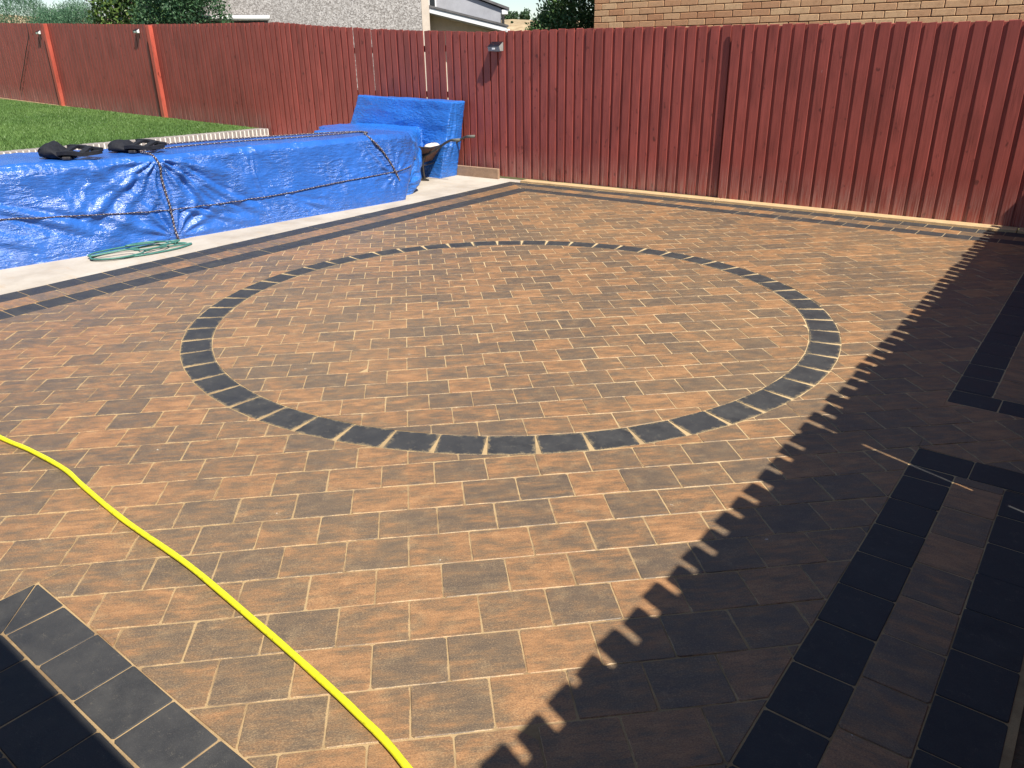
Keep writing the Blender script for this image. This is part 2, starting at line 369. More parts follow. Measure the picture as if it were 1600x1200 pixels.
# ================================================================== THE SETTING
# ---- terrain, one sheet out to the horizon, with the dry hill beyond the houses
def land_z(r, a):
    n = fbm(np.cos(a)*3+10, np.sin(a)*3+10, 5, 3)
    hill = np.clip((r-170)/560, 0, 1); hill = hill*hill*(3-2*hill)
    return -0.10 - 1.6*np.clip((r-10)/40, 0, 1) + hill*(34+26*(n-0.45)) + np.where(r > 120, (fbm(r*np.cos(a)*0.02, r*np.sin(a)*0.02, 9, 4)-0.45)*9*np.clip((r-120)/200, 0, 1), 0)
rs = np.concatenate([[0.01, 6, 12, 20, 30, 45, 65, 90], np.linspace(120, 900, 60), [1100, 1500, 2200]]); na = 240
A, R_ = np.meshgrid(np.linspace(0, 2*np.pi, na, endpoint=False), rs)
Z = land_z(R_, A)
V = np.stack([R_*np.cos(A)-1.0, R_*np.sin(A)+2.0, Z], -1).reshape(-1, 3)
F = [(i*na+j, i*na+(j+1) % na, (i+1)*na+(j+1) % na, (i+1)*na+j) for i in range(len(rs)-1) for j in range(na)]
tag(link('ground', mesh('ground', V, F, M['land'], True)), kind='structure')

# ---- concrete slab beside the patio
tag(MB().box(-10.0, -4.2, -4.0, 6.78, -0.09, -0.004).build('concrete_slab', M['concrete']), kind='structure')

# ---- patio: bed of jointing sand with every paver on it
G0, G1 = 1.518, 2.106                                          # gateway in the right border
patio = MB().prism([(-4.333+0.037*3.2, -3.2), (2.06, -3.2), (2.06, G0-0.2), (2.2, G0-0.2), (2.2, 6.578), (-4.333-0.037*6.578, 6.578)], 'z', -0.09, -0.0022).build('patio', M['sand'])
tag(patio, kind='structure')
CC = np.array([-1.0925, 2.0683]); R_IN, R_OUT = 1.884, 2.058
def to_w(x, y): return np.array([(x-y)*S2, (x+y)*S2])        # course frame -> world
def clip(poly, nx, ny, d):                                     # keep nx*x+ny*y >= d
    out = []
    for i in range(len(poly)):
        a, b = poly[i], poly[(i+1) % len(poly)]; da = nx*a[0]+ny*a[1]-d; db = nx*b[0]+ny*b[1]-d
        if da >= 0: out.append(a)
        if (da >= 0) != (db >= 0): t = da/(da-db); out.append(a+(b-a)*t)
    return out
def area(p): return 0.5*sum(p[i][0]*p[(i+1) % len(p)][1]-p[(i+1) % len(p)][0]*p[i][1] for i in range(len(p)))
def soften(poly, rnd, corner=0.006, jit=0.0013):
    out = []; n = len(poly)
    for i in range(n):
        a, b, c = poly[i-1], poly[i], poly[(i+1) % n]
        for q in (a, c):
            l = np.hypot(*(q-b)); k = min(corner*rnd.uniform(0.5, 1.5), l*0.3)
            if l > 1e-6: out.append(b+(q-b)/l*k+np.array([rnd.uniform(-jit, jit), rnd.uniform(-jit, jit)]))
    return out
def block_geo(poly, z=0.0, tilt=(0, 0), ch=0.0026):
    c = np.mean(poly, 0); V = []; n = len(poly)
    for ring in range(3):
        for p in poly:
            d = c-p; l = np.hypot(*d); q = p+d/max(l, 1e-6)*(ch*1.25 if ring == 0 else 0)
            zz = z+tilt[0]*(q[0]-c[0])+tilt[1]*(q[1]-c[1]) - (0, ch*0.7, 0.03)[ring]
            V.append((q[0], q[1], zz))
    F = [tuple(range(n))] + [(r*n+i, (r+1)*n+i, (r+1)*n+(i+1) % n, r*n+(i+1) % n) for r in range(2) for i in range(n)]
    return V, F
LB = lambda off: (-3.69-off, -0.037)                           # left border lines: X = a + b*Y
left_n = np.array([1.0, 0.037])/math.hypot(1, 0.037)
Y_BACK = [6.03, 6.21, 6.39, 6.57]; X_R = [1.53, 1.70, 1.87, 2.04]
PADX, PADY = -0.536, -1.157
def clip_field(poly):
    poly = clip(poly, 1.0, 0.037, -3.69+0.003)
    poly = clip(poly, 0, -1, -(Y_BACK[0]-0.003))
    out = []
    if len(poly) < 3: return out
    xs = [p[0] for p in poly]; ys = [p[1] for p in poly]
    if min(ys) < PADY and max(xs) > PADX and min(xs) < PADX:
        out = [clip(poly, -1, 0, -(PADX-0.002)), clip(clip(poly, 1, 0, PADX-0.002), 0, 1, PADY+0.002)]
    elif min(xs) >= PADX: out = [clip(poly, 0, 1, PADY+0.002)]
    else: out = [poly]
    res = []
    for q in out:
        if len(q) < 3: continue
        if max(p[0] for p in q) <= X_R[0]: res.append(q); continue
        ys = [p[1] for p in q]
        if min(ys) >= G0 and max(ys) <= G1: res.append(clip(q, -1, 0, -2.17)); continue
        res.append(clip(q, -1, 0, -(X_R[0]-0.002)))
        res.append(clip(clip(clip(clip(q, 1, 0, X_R[0]-0.002), -1, 0, -2.17), 0, 1, G0+0.002), 0, -1, -(G1-0.002)))
    return [q for q in res if len(q) >= 3]
pieces = []
J = 0.0015
for r in range(-34, 42):
    off = 0.0 if r % 2 else 0.5
    for k in range(-34, 44):
        x0, x1 = (k+off)*PU+J, (k+1+off)*PU-J; y0, y1 = r*PV+J, (r+1)*PV-J
        cen = to_w((x0+x1)/2, (y0+y1)/2)
        if not (-4.3 < cen[0] < 2.4 and -2.6 < cen[1] < 6.3): continue
        rect = [to_w(x0, y0), to_w(x1, y0), to_w(x1, y1), to_w(x0, y1)]
        d = cen-CC; rr = np.hypot(*d); nn = d/max(rr, 1e-6); parts = []
        for poly in clip_field(rect):
            if abs(rr-1.97) < 0.30: parts += [clip(poly, nn[0], nn[1], nn@CC+R_OUT+0.003), clip(poly, -nn[0], -nn[1], -(nn@CC+R_IN-0.003))]
            elif not (R_IN < rr < R_OUT): parts.append(poly)
        for pp in parts:
            if len(pp) >= 3 and abs(area(pp)) > 0.0006: pieces.append(([np.array(p) for p in pp], len(pp) == 4 and abs(abs(area(pp))-(PU-2*J)*(PV-2*J)) < 1e-6))
# brown middle rows of the borders
def strip_rects(pts_fn, n):
    return [pts_fn(i) for i in range(n)]
def quad(x0, x1, y0, y1, g=0.0018): return [np.array(p) for p in ((x0+g, y0+g), (x1-g, y0+g), (x1-g, y1-g), (x0+g, y1-g))]
char_polys = []; brown_border = []
mit = (np.array([-4.573, 6.57]), np.array([-3.913, 6.03])); md = mit[1]-mit[0]; mn = np.array([-md[1], md[0]]); mn /= np.hypot(*mn)   # mitre, left border / back border
for row in range(3):                                            # 0 inner charcoal, 1 brown, 2 outer charcoal
    a0, a1 = row*0.213, (row+1)*0.213
    for i in range(-14, 33):
        yy0 = i*0.2125+0.02+row*0.03; yy1 = yy0+0.2125; g = 0.0018
        q = [np.array([-3.69-a1+g-0.037*(yy0+g), yy0+g]), np.array([-3.69-a0-g-0.037*(yy0+g), yy0+g]), np.array([-3.69-a0-g-0.037*(yy1-g), yy1-g]), np.array([-3.69-a1+g-0.037*(yy1-g), yy1-g])]
        s = -1 if mn@(np.array([-4.3, 3.0])-mit[0]) < 0 else 1
        q = clip(q, s*mn[0], s*mn[1], s*(mn@mit[0])+0.002)
        if len(q) >= 3 and abs(area(q)) > 6e-4: (brown_border if row == 1 else char_polys).append(q)
    for i in range(-24, 12):
        xx0 = i*0.2195-0.095+(0.1 if row == 1 else 0); q = quad(xx0, xx0+0.2195, Y_BACK[row], Y_BACK[row+1])
        q = clip(q, -s*mn[0], -s*mn[1], -s*(mn@mit[0])+0.002); q = clip(q, -1, 0, -2.17)
        if len(q) >= 3 and abs(area(q)) > 6e-4: (brown_border if row == 1 else char_polys).append(q)
    # right border, either side of the gateway
    for i in range(-20, 40):
        y0 = i*0.2125+0.809+row*0.05; 
        for lo, hi in ((-1.33 if row else PADY, G0-0.175), (G1+0.175, Y_BACK[0])):
            q = clip(clip(quad(X_R[row], X_R[row+1], y0, y0+0.2125), 0, 1, lo+0.002), 0, -1, -(hi-0.002))
            if len(q) >= 3 and abs(area(q)) > 6e-4: (brown_border if row == 1 else char_polys).append(q)
for lo in (G0-0.173, G1):                                        # returns at the gateway
    for i in range(3): char_polys.append(quad(X_R[0]+i*0.2125, min(X_R[0]+(i+1)*0.2125, 2.17), lo, lo+0.173))
# pad by the house door: charcoal band with a mitred corner, charcoal blocks inside
for i in range(10):
    x0 = -0.347+(i-1)*0.2105; q = clip(quad(x0, x0+0.2105, PADY-0.168, PADY), -1, 0, -1.528); q = clip(q, 1, 0, PADX)
    q = clip(q, S2, S2, (PADX+PADY)*S2+0.0015)
    if len(q) >= 3: char_polys.append(q)
for i in range(5):
    y1 = PADY-0.19-(i-1)*0.2105; q = clip(quad(PADX, PADX+0.168, y1-0.2105, y1), 0, -1, -PADY); q = clip(q, -S2, -S2, -(PADX+PADY)*S2+0.0015)
    if len(q) >= 3: char_polys.append(q)
for r in range(5):
    for i in range(-2, 11):
        x0 = -0.198+i*0.2105+(0.105 if r % 2 else 0); y1 = PADY-0.171-r*0.1765
        q = clip(clip(quad(x0, x0+0.2105, y1-0.1765, y1), 1, 0, PADX+0.171), -1, 0, -1.86)
        if len(q) >= 3 and abs(area(q)) > 6e-4: char_polys.append(q)

def px(P):
    d = Vector(P)-CAM; z = d.dot(FWD)
    return (800+1200*d.dot(RIGHT)/z, 600+1200*d.dot(DOWN)/z, z) if z > 0.05 else (-1e5, -1e5, z)
def screen_area(poly):
    c = np.mean(poly, 0); x, y, z = px((c[0], c[1], 0))
    if not (-60 < x < 1660 and -60 < y < 1260): return -1.0
    q = [np.array(px((p[0], p[1], 0))[:2]) for p in poly]; return abs(area(q))
pieces = [(p if area(p) > 0 else p[::-1], f) for p, f in pieces]
order = sorted(range(len(pieces)), key=lambda i: -screen_area(pieces[i][0]))
rp = random.Random(11)
full_meshes = []
for v in range(8):
    hx, hy = PU/2-J, PV/2-J
    pl = soften([np.array(p) for p in ((-hx, -hy), (hx, -hy), (hx, hy), (-hx, hy))], rp)
    full_meshes.append(mesh('paver', *block_geo(pl), M['brown']))
restV, restF = [], []
for rank, i in enumerate(order):
    poly, full = pieces[i]; c = np.mean(poly, 0); z = rp.uniform(-0.0012, 0.0008); tl = (rp.uniform(-0.009, 0.009), rp.uniform(-0.009, 0.009))
    if rank < 296:
        if full:
            o = link('paver', full_meshes[rp.randrange(8)], patio); o.location = (c[0], c[1], z)
            o.rotation_euler = (tl[0], tl[1], math.radians(45+rp.uniform(-0.35, 0.35)+(180 if rp.random() < .5 else 0)))
        else:
            V, F = block_geo(soften([p-c for p in poly], rp), 0, tl); o = link('paver', mesh('paver', V, F, M['brown']), patio); o.location = (c[0], c[1], z)
    else:
        V, F = block_geo(soften(poly, rp) if screen_area(poly) > 150 else poly, z, tl); b = len(restV); restV += V; restF += [tuple(j+b for j in f) for f in F]
tag(link('paver_field', mesh('paver_field', restV, restF, M['brown']), patio), kind='stuff')
# charcoal border blocks
for q in char_polys:
    if area(q) < 0: q = q[::-1]
    c = np.mean(q, 0); V, F = block_geo(soften([p-c for p in q], rp), 0, (rp.uniform(-.005, .005), rp.uniform(-.005, .005)))
    o = link('charcoal_paver', mesh('charcoal_paver', V, F, M['charb']), patio); o.location = (c[0], c[1], rp.uniform(-.001, .001))
for q in brown_border:
    if area(q) < 0: q = q[::-1]
    c = np.mean(q, 0); V, F = block_geo(soften([p-c for p in q], rp), 0, (rp.uniform(-.005, .005), rp.uniform(-.005, .005)))
    o = link('border_paver', mesh('border_paver', V, F, M['brownb']), patio); o.location = (c[0], c[1], rp.uniform(-.001, .001))
# charcoal ring, 56 blocks with wedge joints
NR = 56; ring_meshes = []
for v in range(5):
    hx, hy = 0.104, 0.0865
    ring_meshes.append(mesh('ring_paver', *block_geo(soften([np.array(p) for p in ((-hx, -hy), (hx, -hy), (hx, hy), (-hx, hy))], rp, 0.006, 0.0012)), M['char']))
ph = math.radians(-55.28)
for i in range(NR):
    a = ph+(i+0.5)*2*math.pi/NR; rm = (R_IN+R_OUT)/2
    o = link('ring_paver', ring_meshes[rp.randrange(5)], patio)
    o.location = (CC[0]+rm*math.cos(a), CC[1]+rm*math.sin(a), rp.uniform(-0.001, 0.001)); o.rotation_euler = (rp.uniform(-.004, .004), rp.uniform(-.004, .004), a+math.pi/2+rp.uniform(-.008, .008))

# soil strip under the side fence
tag(MB().box(2.045, 2.6, -2.5, 6.75, -0.09, -0.006).build('soil_strip', M['soil']), kind='structure')

# ---- raised lawn
def lawn_z(x, y): return 0.44+0.027*np.clip(-x-10, 0, 20)+0.0*y
nx, ny = 60, 40
gx, gy = np.meshgrid(np.linspace(-34, -10.2, nx), np.linspace(-6, 6.72, ny))
gz = lawn_z(gx, gy)+0.03*(fbm(gx, gy, 3)-0.45)
V = np.stack([gx, gy, gz], -1).reshape(-1, 3).tolist(); F = [(j*nx+i, j*nx+i+1, (j+1)*nx+i+1, (j+1)*nx+i) for j in range(ny-1) for i in range(nx-1)]
b = len(V); V += [(-34, -6, -0.2), (-10.2, -6, -0.2), (-10.2, 6.72, -0.2), (-34, 6.72, -0.2)]
F += [(nx-1, b+1, b+2, ny*nx-1)]
tag(link('lawn', mesh('lawn', V, F, M['lawn'], True)), kind='structure')
ng = 130000
bx = -10.22-21.0*rng.random(ng)**1.25; by = rng.uniform(0.0, 6.66, ng); bz = lawn_z(bx, by)-0.005
hh = rng.uniform(0.02, 0.05, ng); an = rng.uniform(0, 2*np.pi, ng); ln = rng.normal(0, 0.018, (ng, 2)); wd = 0.006
dx, dy = np.cos(an)*wd, np.sin(an)*wd
P0 = np.stack([bx-dx, by-dy, bz], 1); P1 = np.stack([bx+dx, by+dy, bz], 1); P2 = np.stack([bx+ln[:, 0], by+ln[:, 1], bz+hh], 1)
def tri_mesh(name, T, mat, tint):
    n = len(T); k = T.shape[1]; me = bpy.data.meshes.new(name); me.vertices.add(n*k); me.vertices.foreach_set('co', T.reshape(-1).astype(np.float32))
    me.loops.add(n*k); me.loops.foreach_set('vertex_index', np.arange(n*k, dtype=np.int32)); me.polygons.add(n)
    me.polygons.foreach_set('loop_start', np.arange(0, n*k, k, dtype=np.int32)); me.polygons.foreach_set('loop_total', np.full(n, k, dtype=np.int32))
    at = me.attributes.new('tint', 'FLOAT', 'FACE'); at.data.foreach_set('value', tint.astype(np.float32)); me.materials.append(mat); me.update(calc_edges=True); return me
tint = np.clip(1.5*(fbm(bx*0.6, by*0.6, 21)-0.2)*0.8+rng.uniform(-0.1, 0.45, ng), 0, 1)
tag(link('grass', tri_mesh('grass', np.stack([P0, P1, P2], 1), M['grass'], tint)), 'short mown green grass of the raised lawn', 'grass', kind='stuff')

# ================================================================== FENCES
TOPX = [-33, -24, -20.1, -13.5, -9.45, -8.1, -7, -5.3, -3.4, -1.66, .87, 2.4]; TOPZ = [2.95, 2.6, 2.456, 2.216, 2.115, 2.01, 1.94, 1.86, 1.85, 1.828, 1.785, 1.765]
def top_z(x): return float(np.interp(x, TOPX, TOPZ))
def base_z(x): return float(np.interp(x, [-33, -24, -21.2, -17.9, -13.6, -10.06, -10.0, 3], [1.12, .80, .72, .63, .44, .34, 0.03, 0.015]))
def board_mesh(name, wd, th, seed):
    r = random.Random(seed); n = 5; prof = []
    V = []; 
    b = 0.002
    sec = [(-wd/2, b), (-wd/2+b, 0), (wd/2-b, 0), (wd/2, b), (wd/2, th), (-wd/2, th)]
    bow = [r.uniform(-.002, .002) for _ in range(n)]
    for i in range(n):
        z = i/(n-1)
        for k, (x, y) in enumerate(sec): V.append((x+bow[i]+(r.uniform(-.001, .001)), y, z + (r.uniform(-.004, .003) if i == n-1 else 0)))
    m_ = len(sec); F = [(i*m_+k, i*m_+(k+1) % m_, (i+1)*m_+(k+1) % m_, (i+1)*m_+k) for i in range(n-1) for k in range(m_)]
    F += [tuple(range(m_))[::-1], tuple(range((n-1)*m_, n*m_))]
    return mesh(name, V, F, M['fence'])
fb_meshes = [board_mesh('board', 0.097, 0.0135, i) for i in range(6)]; fbw_meshes = [board_mesh('board', 0.104, 0.0145, 60+i) for i in range(4)]
bb_meshes = [board_mesh('back_board', 0.103, 0.019, 20+i) for i in range(4)]
rf = random.Random(3)
fence = empty('timber_fence', (-5, 6.77, 0), 'long red-brown vertical board fence along the back of the patio and lawn', 'fence')
FY = 6.77
def place(o, loc, sz):
    o.location = Vector(loc)-fence.location; o.scale = (1, 1, sz); o.rotation_euler = (0, rf.uniform(-.0035, .0035), rf.uniform(-.004, .004))
jn = MB()
open_x = [-7.75, -7.36, -6.30, -5.80]
x = -31.8
step = 0.1335
k = 0
far_V = MB()
while x < 2.30:
    proud = 0.038 if x > -1.70 else 0.0
    t = top_z(x)+rf.uniform(-.005, .005); bz0 = base_z(x)
    xo = x+rf.uniform(-.004, .004); yo = FY-proud+rf.uniform(-.0015, .0015)
    is_open = any(abs(x+step/2-ox) < step/2 for ox in open_x)
    bt = t-rf.uniform(0.004, 0.014)
    if x > -9.6:
        o = link('board', fb_meshes[k % 6] if x > -4.9 else fbw_meshes[k % 4], fence); place(o, (xo, yo, bz0), t-bz0)
        if not is_open:
            o = link('back_board', bb_meshes[k % 4], fence); place(o, (x+step/2, FY-proud+0.0175, bz0), bt-bz0)
    else:
        far_V.box(xo-.054, xo+.054, yo, yo+.017, bz0, t); far_V.box(x+step/2-.0495, x+step/2+.0495, yo+.0215, yo+.040, bz0, bt)
    x += step*(1.0); k += 1
o = far_V.build('far_boards', M['fence'], fence); o.location = -fence.location; tag(o, kind='stuff')
# rails and posts on the far side
for zr in (0.35, 1.0, 1.6):
    rl = MB()
    for x0 in np.arange(-9.9, 2.2, 2.4): rl.box(x0, x0+2.39, FY+0.042, FY+0.085, zr+0.03, zr+0.11)
    o = rl.build('rail', M['fence'], fence); o.location = -fence.location
for xp in (-8.9, -6.5, -4.1, -1.75, 0.65):
    o = MB().box(xp-.05, xp+.05, FY+0.088, FY+0.19, -0.1, top_z(xp)-0.06, 0.004).build('post', M['fence'], fence); o.location = -fence.location
# bright red posts in front of the far part
for xp, tz, bz0 in ((-13.36, 2.19, 0.42), (-17.72, 2.36, 0.60)):
    mb = MB().box(xp-.055, xp+.055, FY-0.085, FY-0.002, bz0-0.1, tz, 0.004)
    o = mb.build('post', M['post'], fence); o.location = -fence.location; o['label'] = 'bright orange-red painted post'

# side fence to the right (its shadow falls over the patio)
side = empty('timber_fence', (2.22, 2, 0), 'red-brown side board fence casting the comb-edged shadow over the patio', 'fence')
side.location.x = 2.253
sb_f = [board_mesh('board', 0.096, 0.020, 40+i) for i in range(4)]; sb_b = [board_mesh('back_board', 0.111, 0.019, 50+i) for i in range(4)]
y = -2.25; k = 0; SLIT = 1.079; HS = 1.79
while y < 6.70:
    if 0.80 < y < 1.02: t = HS+0.01                            # wide solid stretch by the gate
    else: t = HS+rf.uniform(-.018, .018)
    o = link('board', sb_f[k % 4], side); o.location = (0, y-2+rf.uniform(-.004, .004)*(abs(y-SLIT) > .2), 0.02); o.scale = (rf.uniform(.97, 1.03) if abs(y-SLIT) > .2 else 1, 1, t-.02); o.rotation_euler = (0, 0, math.pi/2)
    o.rotation_euler = (rf.uniform(-.003, .003), 0, -math.pi/2)
    yb = y+0.065
    if not (0.80 < y < 0.99): bt = HS-rf.uniform(0.07, 0.105)
    else: bt = HS+0.012
    if abs(yb-SLIT) > 0.062:
        o = link('back_board', sb_b[k % 4], side); o.location = (0.0215, yb-2, 0.02); o.scale = (1, 1, bt-.02); o.rotation_euler = (0, 0, -math.pi/2)
    else:                                                        # light slips through beside this one
        o = link('back_board', sb_b[k % 4], side); o.location = (0.0215, SLIT-0.0075-0.0555-2, 0.02); o.scale = (1, 1, bt-.02); o.rotation_euler = (0, 0, -math.pi/2)
        o = link('back_board', sb_b[(k+1) % 4], side); o.location = (0.0215, SLIT+0.0075+0.0555-2, 0.02); o.scale = (1, 1, bt-.02); o.rotation_euler = (0, 0, -math.pi/2)
    y += 0.131; k += 1
for zr in (0.16, 0.67, 1.52):
    o = MB().box(0.042, 0.087, -4.2, 4.7, zr, zr+0.12).build('rail', M['fence'], side)
for yp in (-0.9, 2.74, 5.2):
    o = MB().box(0.09, 0.18, yp-2-.05, yp-2+.05, -0.1, HS+0.085, 0.004).build('post', M['fence'], side)

# pale edging boards at the foot of the back fence, weathered plank further along
for x0, x1 in ((-4.42, -1.65), (-1.64, 1.30), (1.31, 2.1)):
    o = MB().box(x0, x1, 6.582, 6.735, -0.03, 0.024, 0.004).build('edging_board', M['timber'])
    tag(o, {-4.42: 'pale timber edging board at foot of back fence, from the patio corner', -1.64: 'pale timber edging board at foot of back fence, middle length', 1.31: 'pale timber edging board at foot of back fence, shaded right end'}[x0], 'board', 'edging boards at the back fence')
o = MB().box(-5.62, -4.86, 6.66, 6.70, -0.01, 0.135, 0.005).build('plank', M['oldtimber'])
tag(o, 'weathered brown plank on edge against the fence beside the wheelbarrow', 'plank')
o = MB().box(-31.8, -10.3, 6.70, 6.735, 0.0, 0.02).build('lawn_edging', M['timber'])
me = o.data
for v in me.vertices: v.co.z += base_z(v.co.x)+(0.035 if v.co.z > 0.01 else -0.03)
tag(o, 'thin pale timber edging between the lawn and the far fence', 'edging')

# ---- low brick retaining wall of the lawn
wall = empty('low_brick_wall', (-10.1, 3, 0), 'low lawn retaining wall topped with upright grey bricks', 'wall')
o = MB().box(-0.098, 0.098, -9, 3.70, -0.1, 0.353).build('wall_body', M['mortar'], wall)
o = MB().box(-0.099, 0.102, -9, 3.70, 0.3532, 0.457).build('mortar_bed', M['mortar'], wall)
cb = [MB().box(-0.105, 0.105, -0.031, 0.031, 0, 0.105, 0.004) for _ in range(1)][0].build('brick', M['copebrick'], wall)
n = 0
for i in range(110):
    y = 6.655-i*0.0795
    o = cb if i == 0 else cb.copy()
    if i: col.objects.link(o); o.parent = wall
    o.location = (rf.uniform(-.002, .002), y-3, 0.356+rf.uniform(-.002, .002))

# ================================================================== BUILDINGS
# ---- buff brick house close behind the fence
bh = empty('brick_house', (-1, 7.7, 0), 'buff brick house wall rising close behind the right end of the fence', 'house')
def bl(o): o.location = -bh.location; return o
bl(MB().box(-4.012, 6.0, 7.712, 14.0, -0.2, 2.72).build('wall', M['darkmortar'], bh))
bm_ = MB().box(-0.1075, 0.1075, 0, 0.03, 0, 0.065, 0.003).build('brick', M['brick'], bh); first = True
hm = mesh('brick', *(lambda mb: (mb.V, mb.F))(MB().box(-0.0515, 0.0515, 0, 0.03, 0, 0.065, 0.003)), M['brick'])
restb = MB(); tints = []
for r in range(37):
    z = -0.06+r*0.0745
    xs = -4.02+(0.1125 if r % 2 else 0.0)
    if r % 2: 
        cells = [(-4.02+0.0515, True)]
    else: cells = []
    x = xs
    while x < 4.3: cells.append((x+0.1075, False)); x += 0.225
    for xc, half in cells:
        if 1.62 < z < 2.34 and xc < 1.6:
            if not half and first: o = bm_; first = False
            else: o = link('brick', hm if half else bm_.data, bh)
            o.location = Vector((xc+rf.uniform(-.002, .002), 7.70+rf.uniform(-.0015, .0015), z))-bh.location
        else:
            hw = 0.0515 if half else 0.1075
            restb.box(xc-hw, xc+hw, 7.70, 7.73, z, z+0.065); tints += [rf.random()]*6
o = bl(restb.build('brick_courses', M['brick'], bh)); tag(o, kind='stuff')
at = o.data.attributes.new('tint', 'FLOAT', 'FACE'); at.data.foreach_set('value', tints)
bl(MB().prism([(7.62, 2.72), (10.85, 4.5), (14.1, 2.72), (14.1, 2.85), (10.85, 4.65), (7.62, 2.85)], 'x', -4.3, 6.3).build('roof', M['tile'], bh))
bl(MB().prism([(7.75, 2.72), (13.95, 2.72), (10.85, 4.45)], 'x', -4.0, 6.0).build('gable', M['darkmortar'], bh))

# ---- own house behind the camera, whose shadow lies in the near corner
oh = empty('house', (0, -2.3, 0), 'house at the near side of the patio, seen only by its shadow', 'house')
def ol(o): o.location = -oh.location; return o
ol(MB().box(-9, 9, -9.5, -2.30, -0.2, 2.75).build('wall', M['brick'], oh))
ol(MB().prism([(-1.908, 2.42), (-1.908, 2.52), (-5.9, 4.75), (-9.892, 2.52), (-9.892, 2.42), (-5.9, 4.62)], 'x', -9.3, 9.3).build('roof', M['tile'], oh))
ol(MB().box(-9.3, 9.3, -1.943, -1.923, 2.32, 2.43).build('fascia', M['whitepaint'], oh))
ol(MB().box(-9.0, 9.0, -2.296, -1.945, 2.34, 2.36).build('soffit', M['whitepaint'], oh))
for x0, x1, z0, z1 in ((-5.5, -3.6, 0.9, 2.1), (-2.6, -1.2, 0.9, 2.1)):
    o = ol(MB().box(x0, x1, -2.33, -2.285, z0, z1, 0.005).build('window', M['whitepaint'], oh))
    MB().box(x0+.08, x1-.08, -2.30, -2.278, z0+.08, z1-.08).build('pane', M['glass'], o)
o = ol(MB().box(0.2, 1.1, -2.33, -2.285, 0.02, 2.08, 0.005).build('door', M['whitepaint'], oh))
MB().box(0.35, 0.95, -2.30, -2.278, 1.1, 1.95).build('pane', M['glass'], o)

# ---- pebbledash house beyond the fence (stands at 45 degrees to it)
ph_ = empty('pebbledash_house', (-11, 12, 0), 'pale grey pebbledash house behind the fence with cream corner strip', 'house'); ph_.rotation_euler = (0, 0, math.radians(45))
MB().box(-4.9, -0.17, 0, 6.0, -2, 5.2).build('wall', M['pebble'], ph_)
MB().box(-0.169, 0.0, -0.012, 6.0, -2, 5.19).build('corner_strip', M['cream'], ph_)
MB().prism([(-0.10, 5.12), (3.0, 7.3), (6.1, 5.12), (6.1, 5.3), (3.0, 7.5), (-0.10, 5.3)], 'x', -5.0, 0.1).build('roof', M['tile'], ph_)
MB().prism([(0.02, 5.2), (5.98, 5.2), (3.0, 7.25)], 'x', -4.85, -0.02).build('gable', M['pebble'], ph_)
po = MB().box(-4.9, -3.52, -0.22, -0.004, -2, 2.30).build('porch', M['cream'], ph_)
MB().prism([(-0.30, 2.31), (-0.30, 2.335), (-0.004, 2.46), (-0.004, 2.43)], 'x', -4.95, -3.46).build('porch_roof', M['tile'], po)
MB().tube([(-4.95, -0.34, 2.385), (-3.40, -0.34, 2.385)], 0.05, 14).build('gutter', M['white'], po, True)
lt = MB().prism([(0.004, -2), (1.62, -2), (1.62, 2.07), (0.004, 2.48)], 'y', 0.55, 0.95).build('lean_to', M['cream'], ph_)
MB().prism([(0.004, 2.475), (1.72, 2.075), (1.72, 2.165), (0.004, 2.575)], 'y', 0.0, 0.03).build('barge_board', M['whitepaint'], lt)
MB().prism([(0.004, 2.46), (1.68, 2.07), (1.68, 2.085), (0.004, 2.475)], 'y', 0.034, 0.95).build('soffit', M['render'], lt)
MB().prism([(0.004, 2.578), (1.76, 2.17), (1.76, 2.215), (0.004, 2.625)], 'y', -0.02, 0.95).build('lean_to_roof', M['tile'], lt)
MB().box(1.70, 1.79, -0.03, 0.95, 2.06, 2.13, 0.01).build('gutter', M['white'], lt)
# ---- grey rendered house further back
rh = empty('rendered_house', (-11, 12, 0), 'grey rendered gable beyond the lean-to with white eaves box', 'house'); rh.rotation_euler = (0, 0, math.radians(45))
MB().prism([(0.006, -2), (1.72, -2), (1.72, 2.60), (0.006, 3.18)], 'y', 1.0, 7).build('wall', M['render'], rh)
MB().prism([(-0.0, 3.21), (1.90, 2.565), (1.90, 2.62), (-0.0, 3.27)], 'y', 0.93, 7.1).build('roof', M['tile'], rh)
MB().box(1.725, 1.87, 0.95, 7.0, 2.47, 2.575, 0.01).build('eaves_box', M['whitepaint'], rh)
o = MB().box(0.02, 0.20, 0.965, 1.002, 2.62, 3.05).build('window', M['whitepaint'], rh)
MB().box(0.05, 0.17, 0.958, 0.963, 2.66, 3.02).build('pane', M['glass'], o)
MB().tube([(1.755, 0.96, 2.46), (1.755, 0.96, -1.5)], 0.032, 8).build('downpipe', M['blackmetal'], rh)

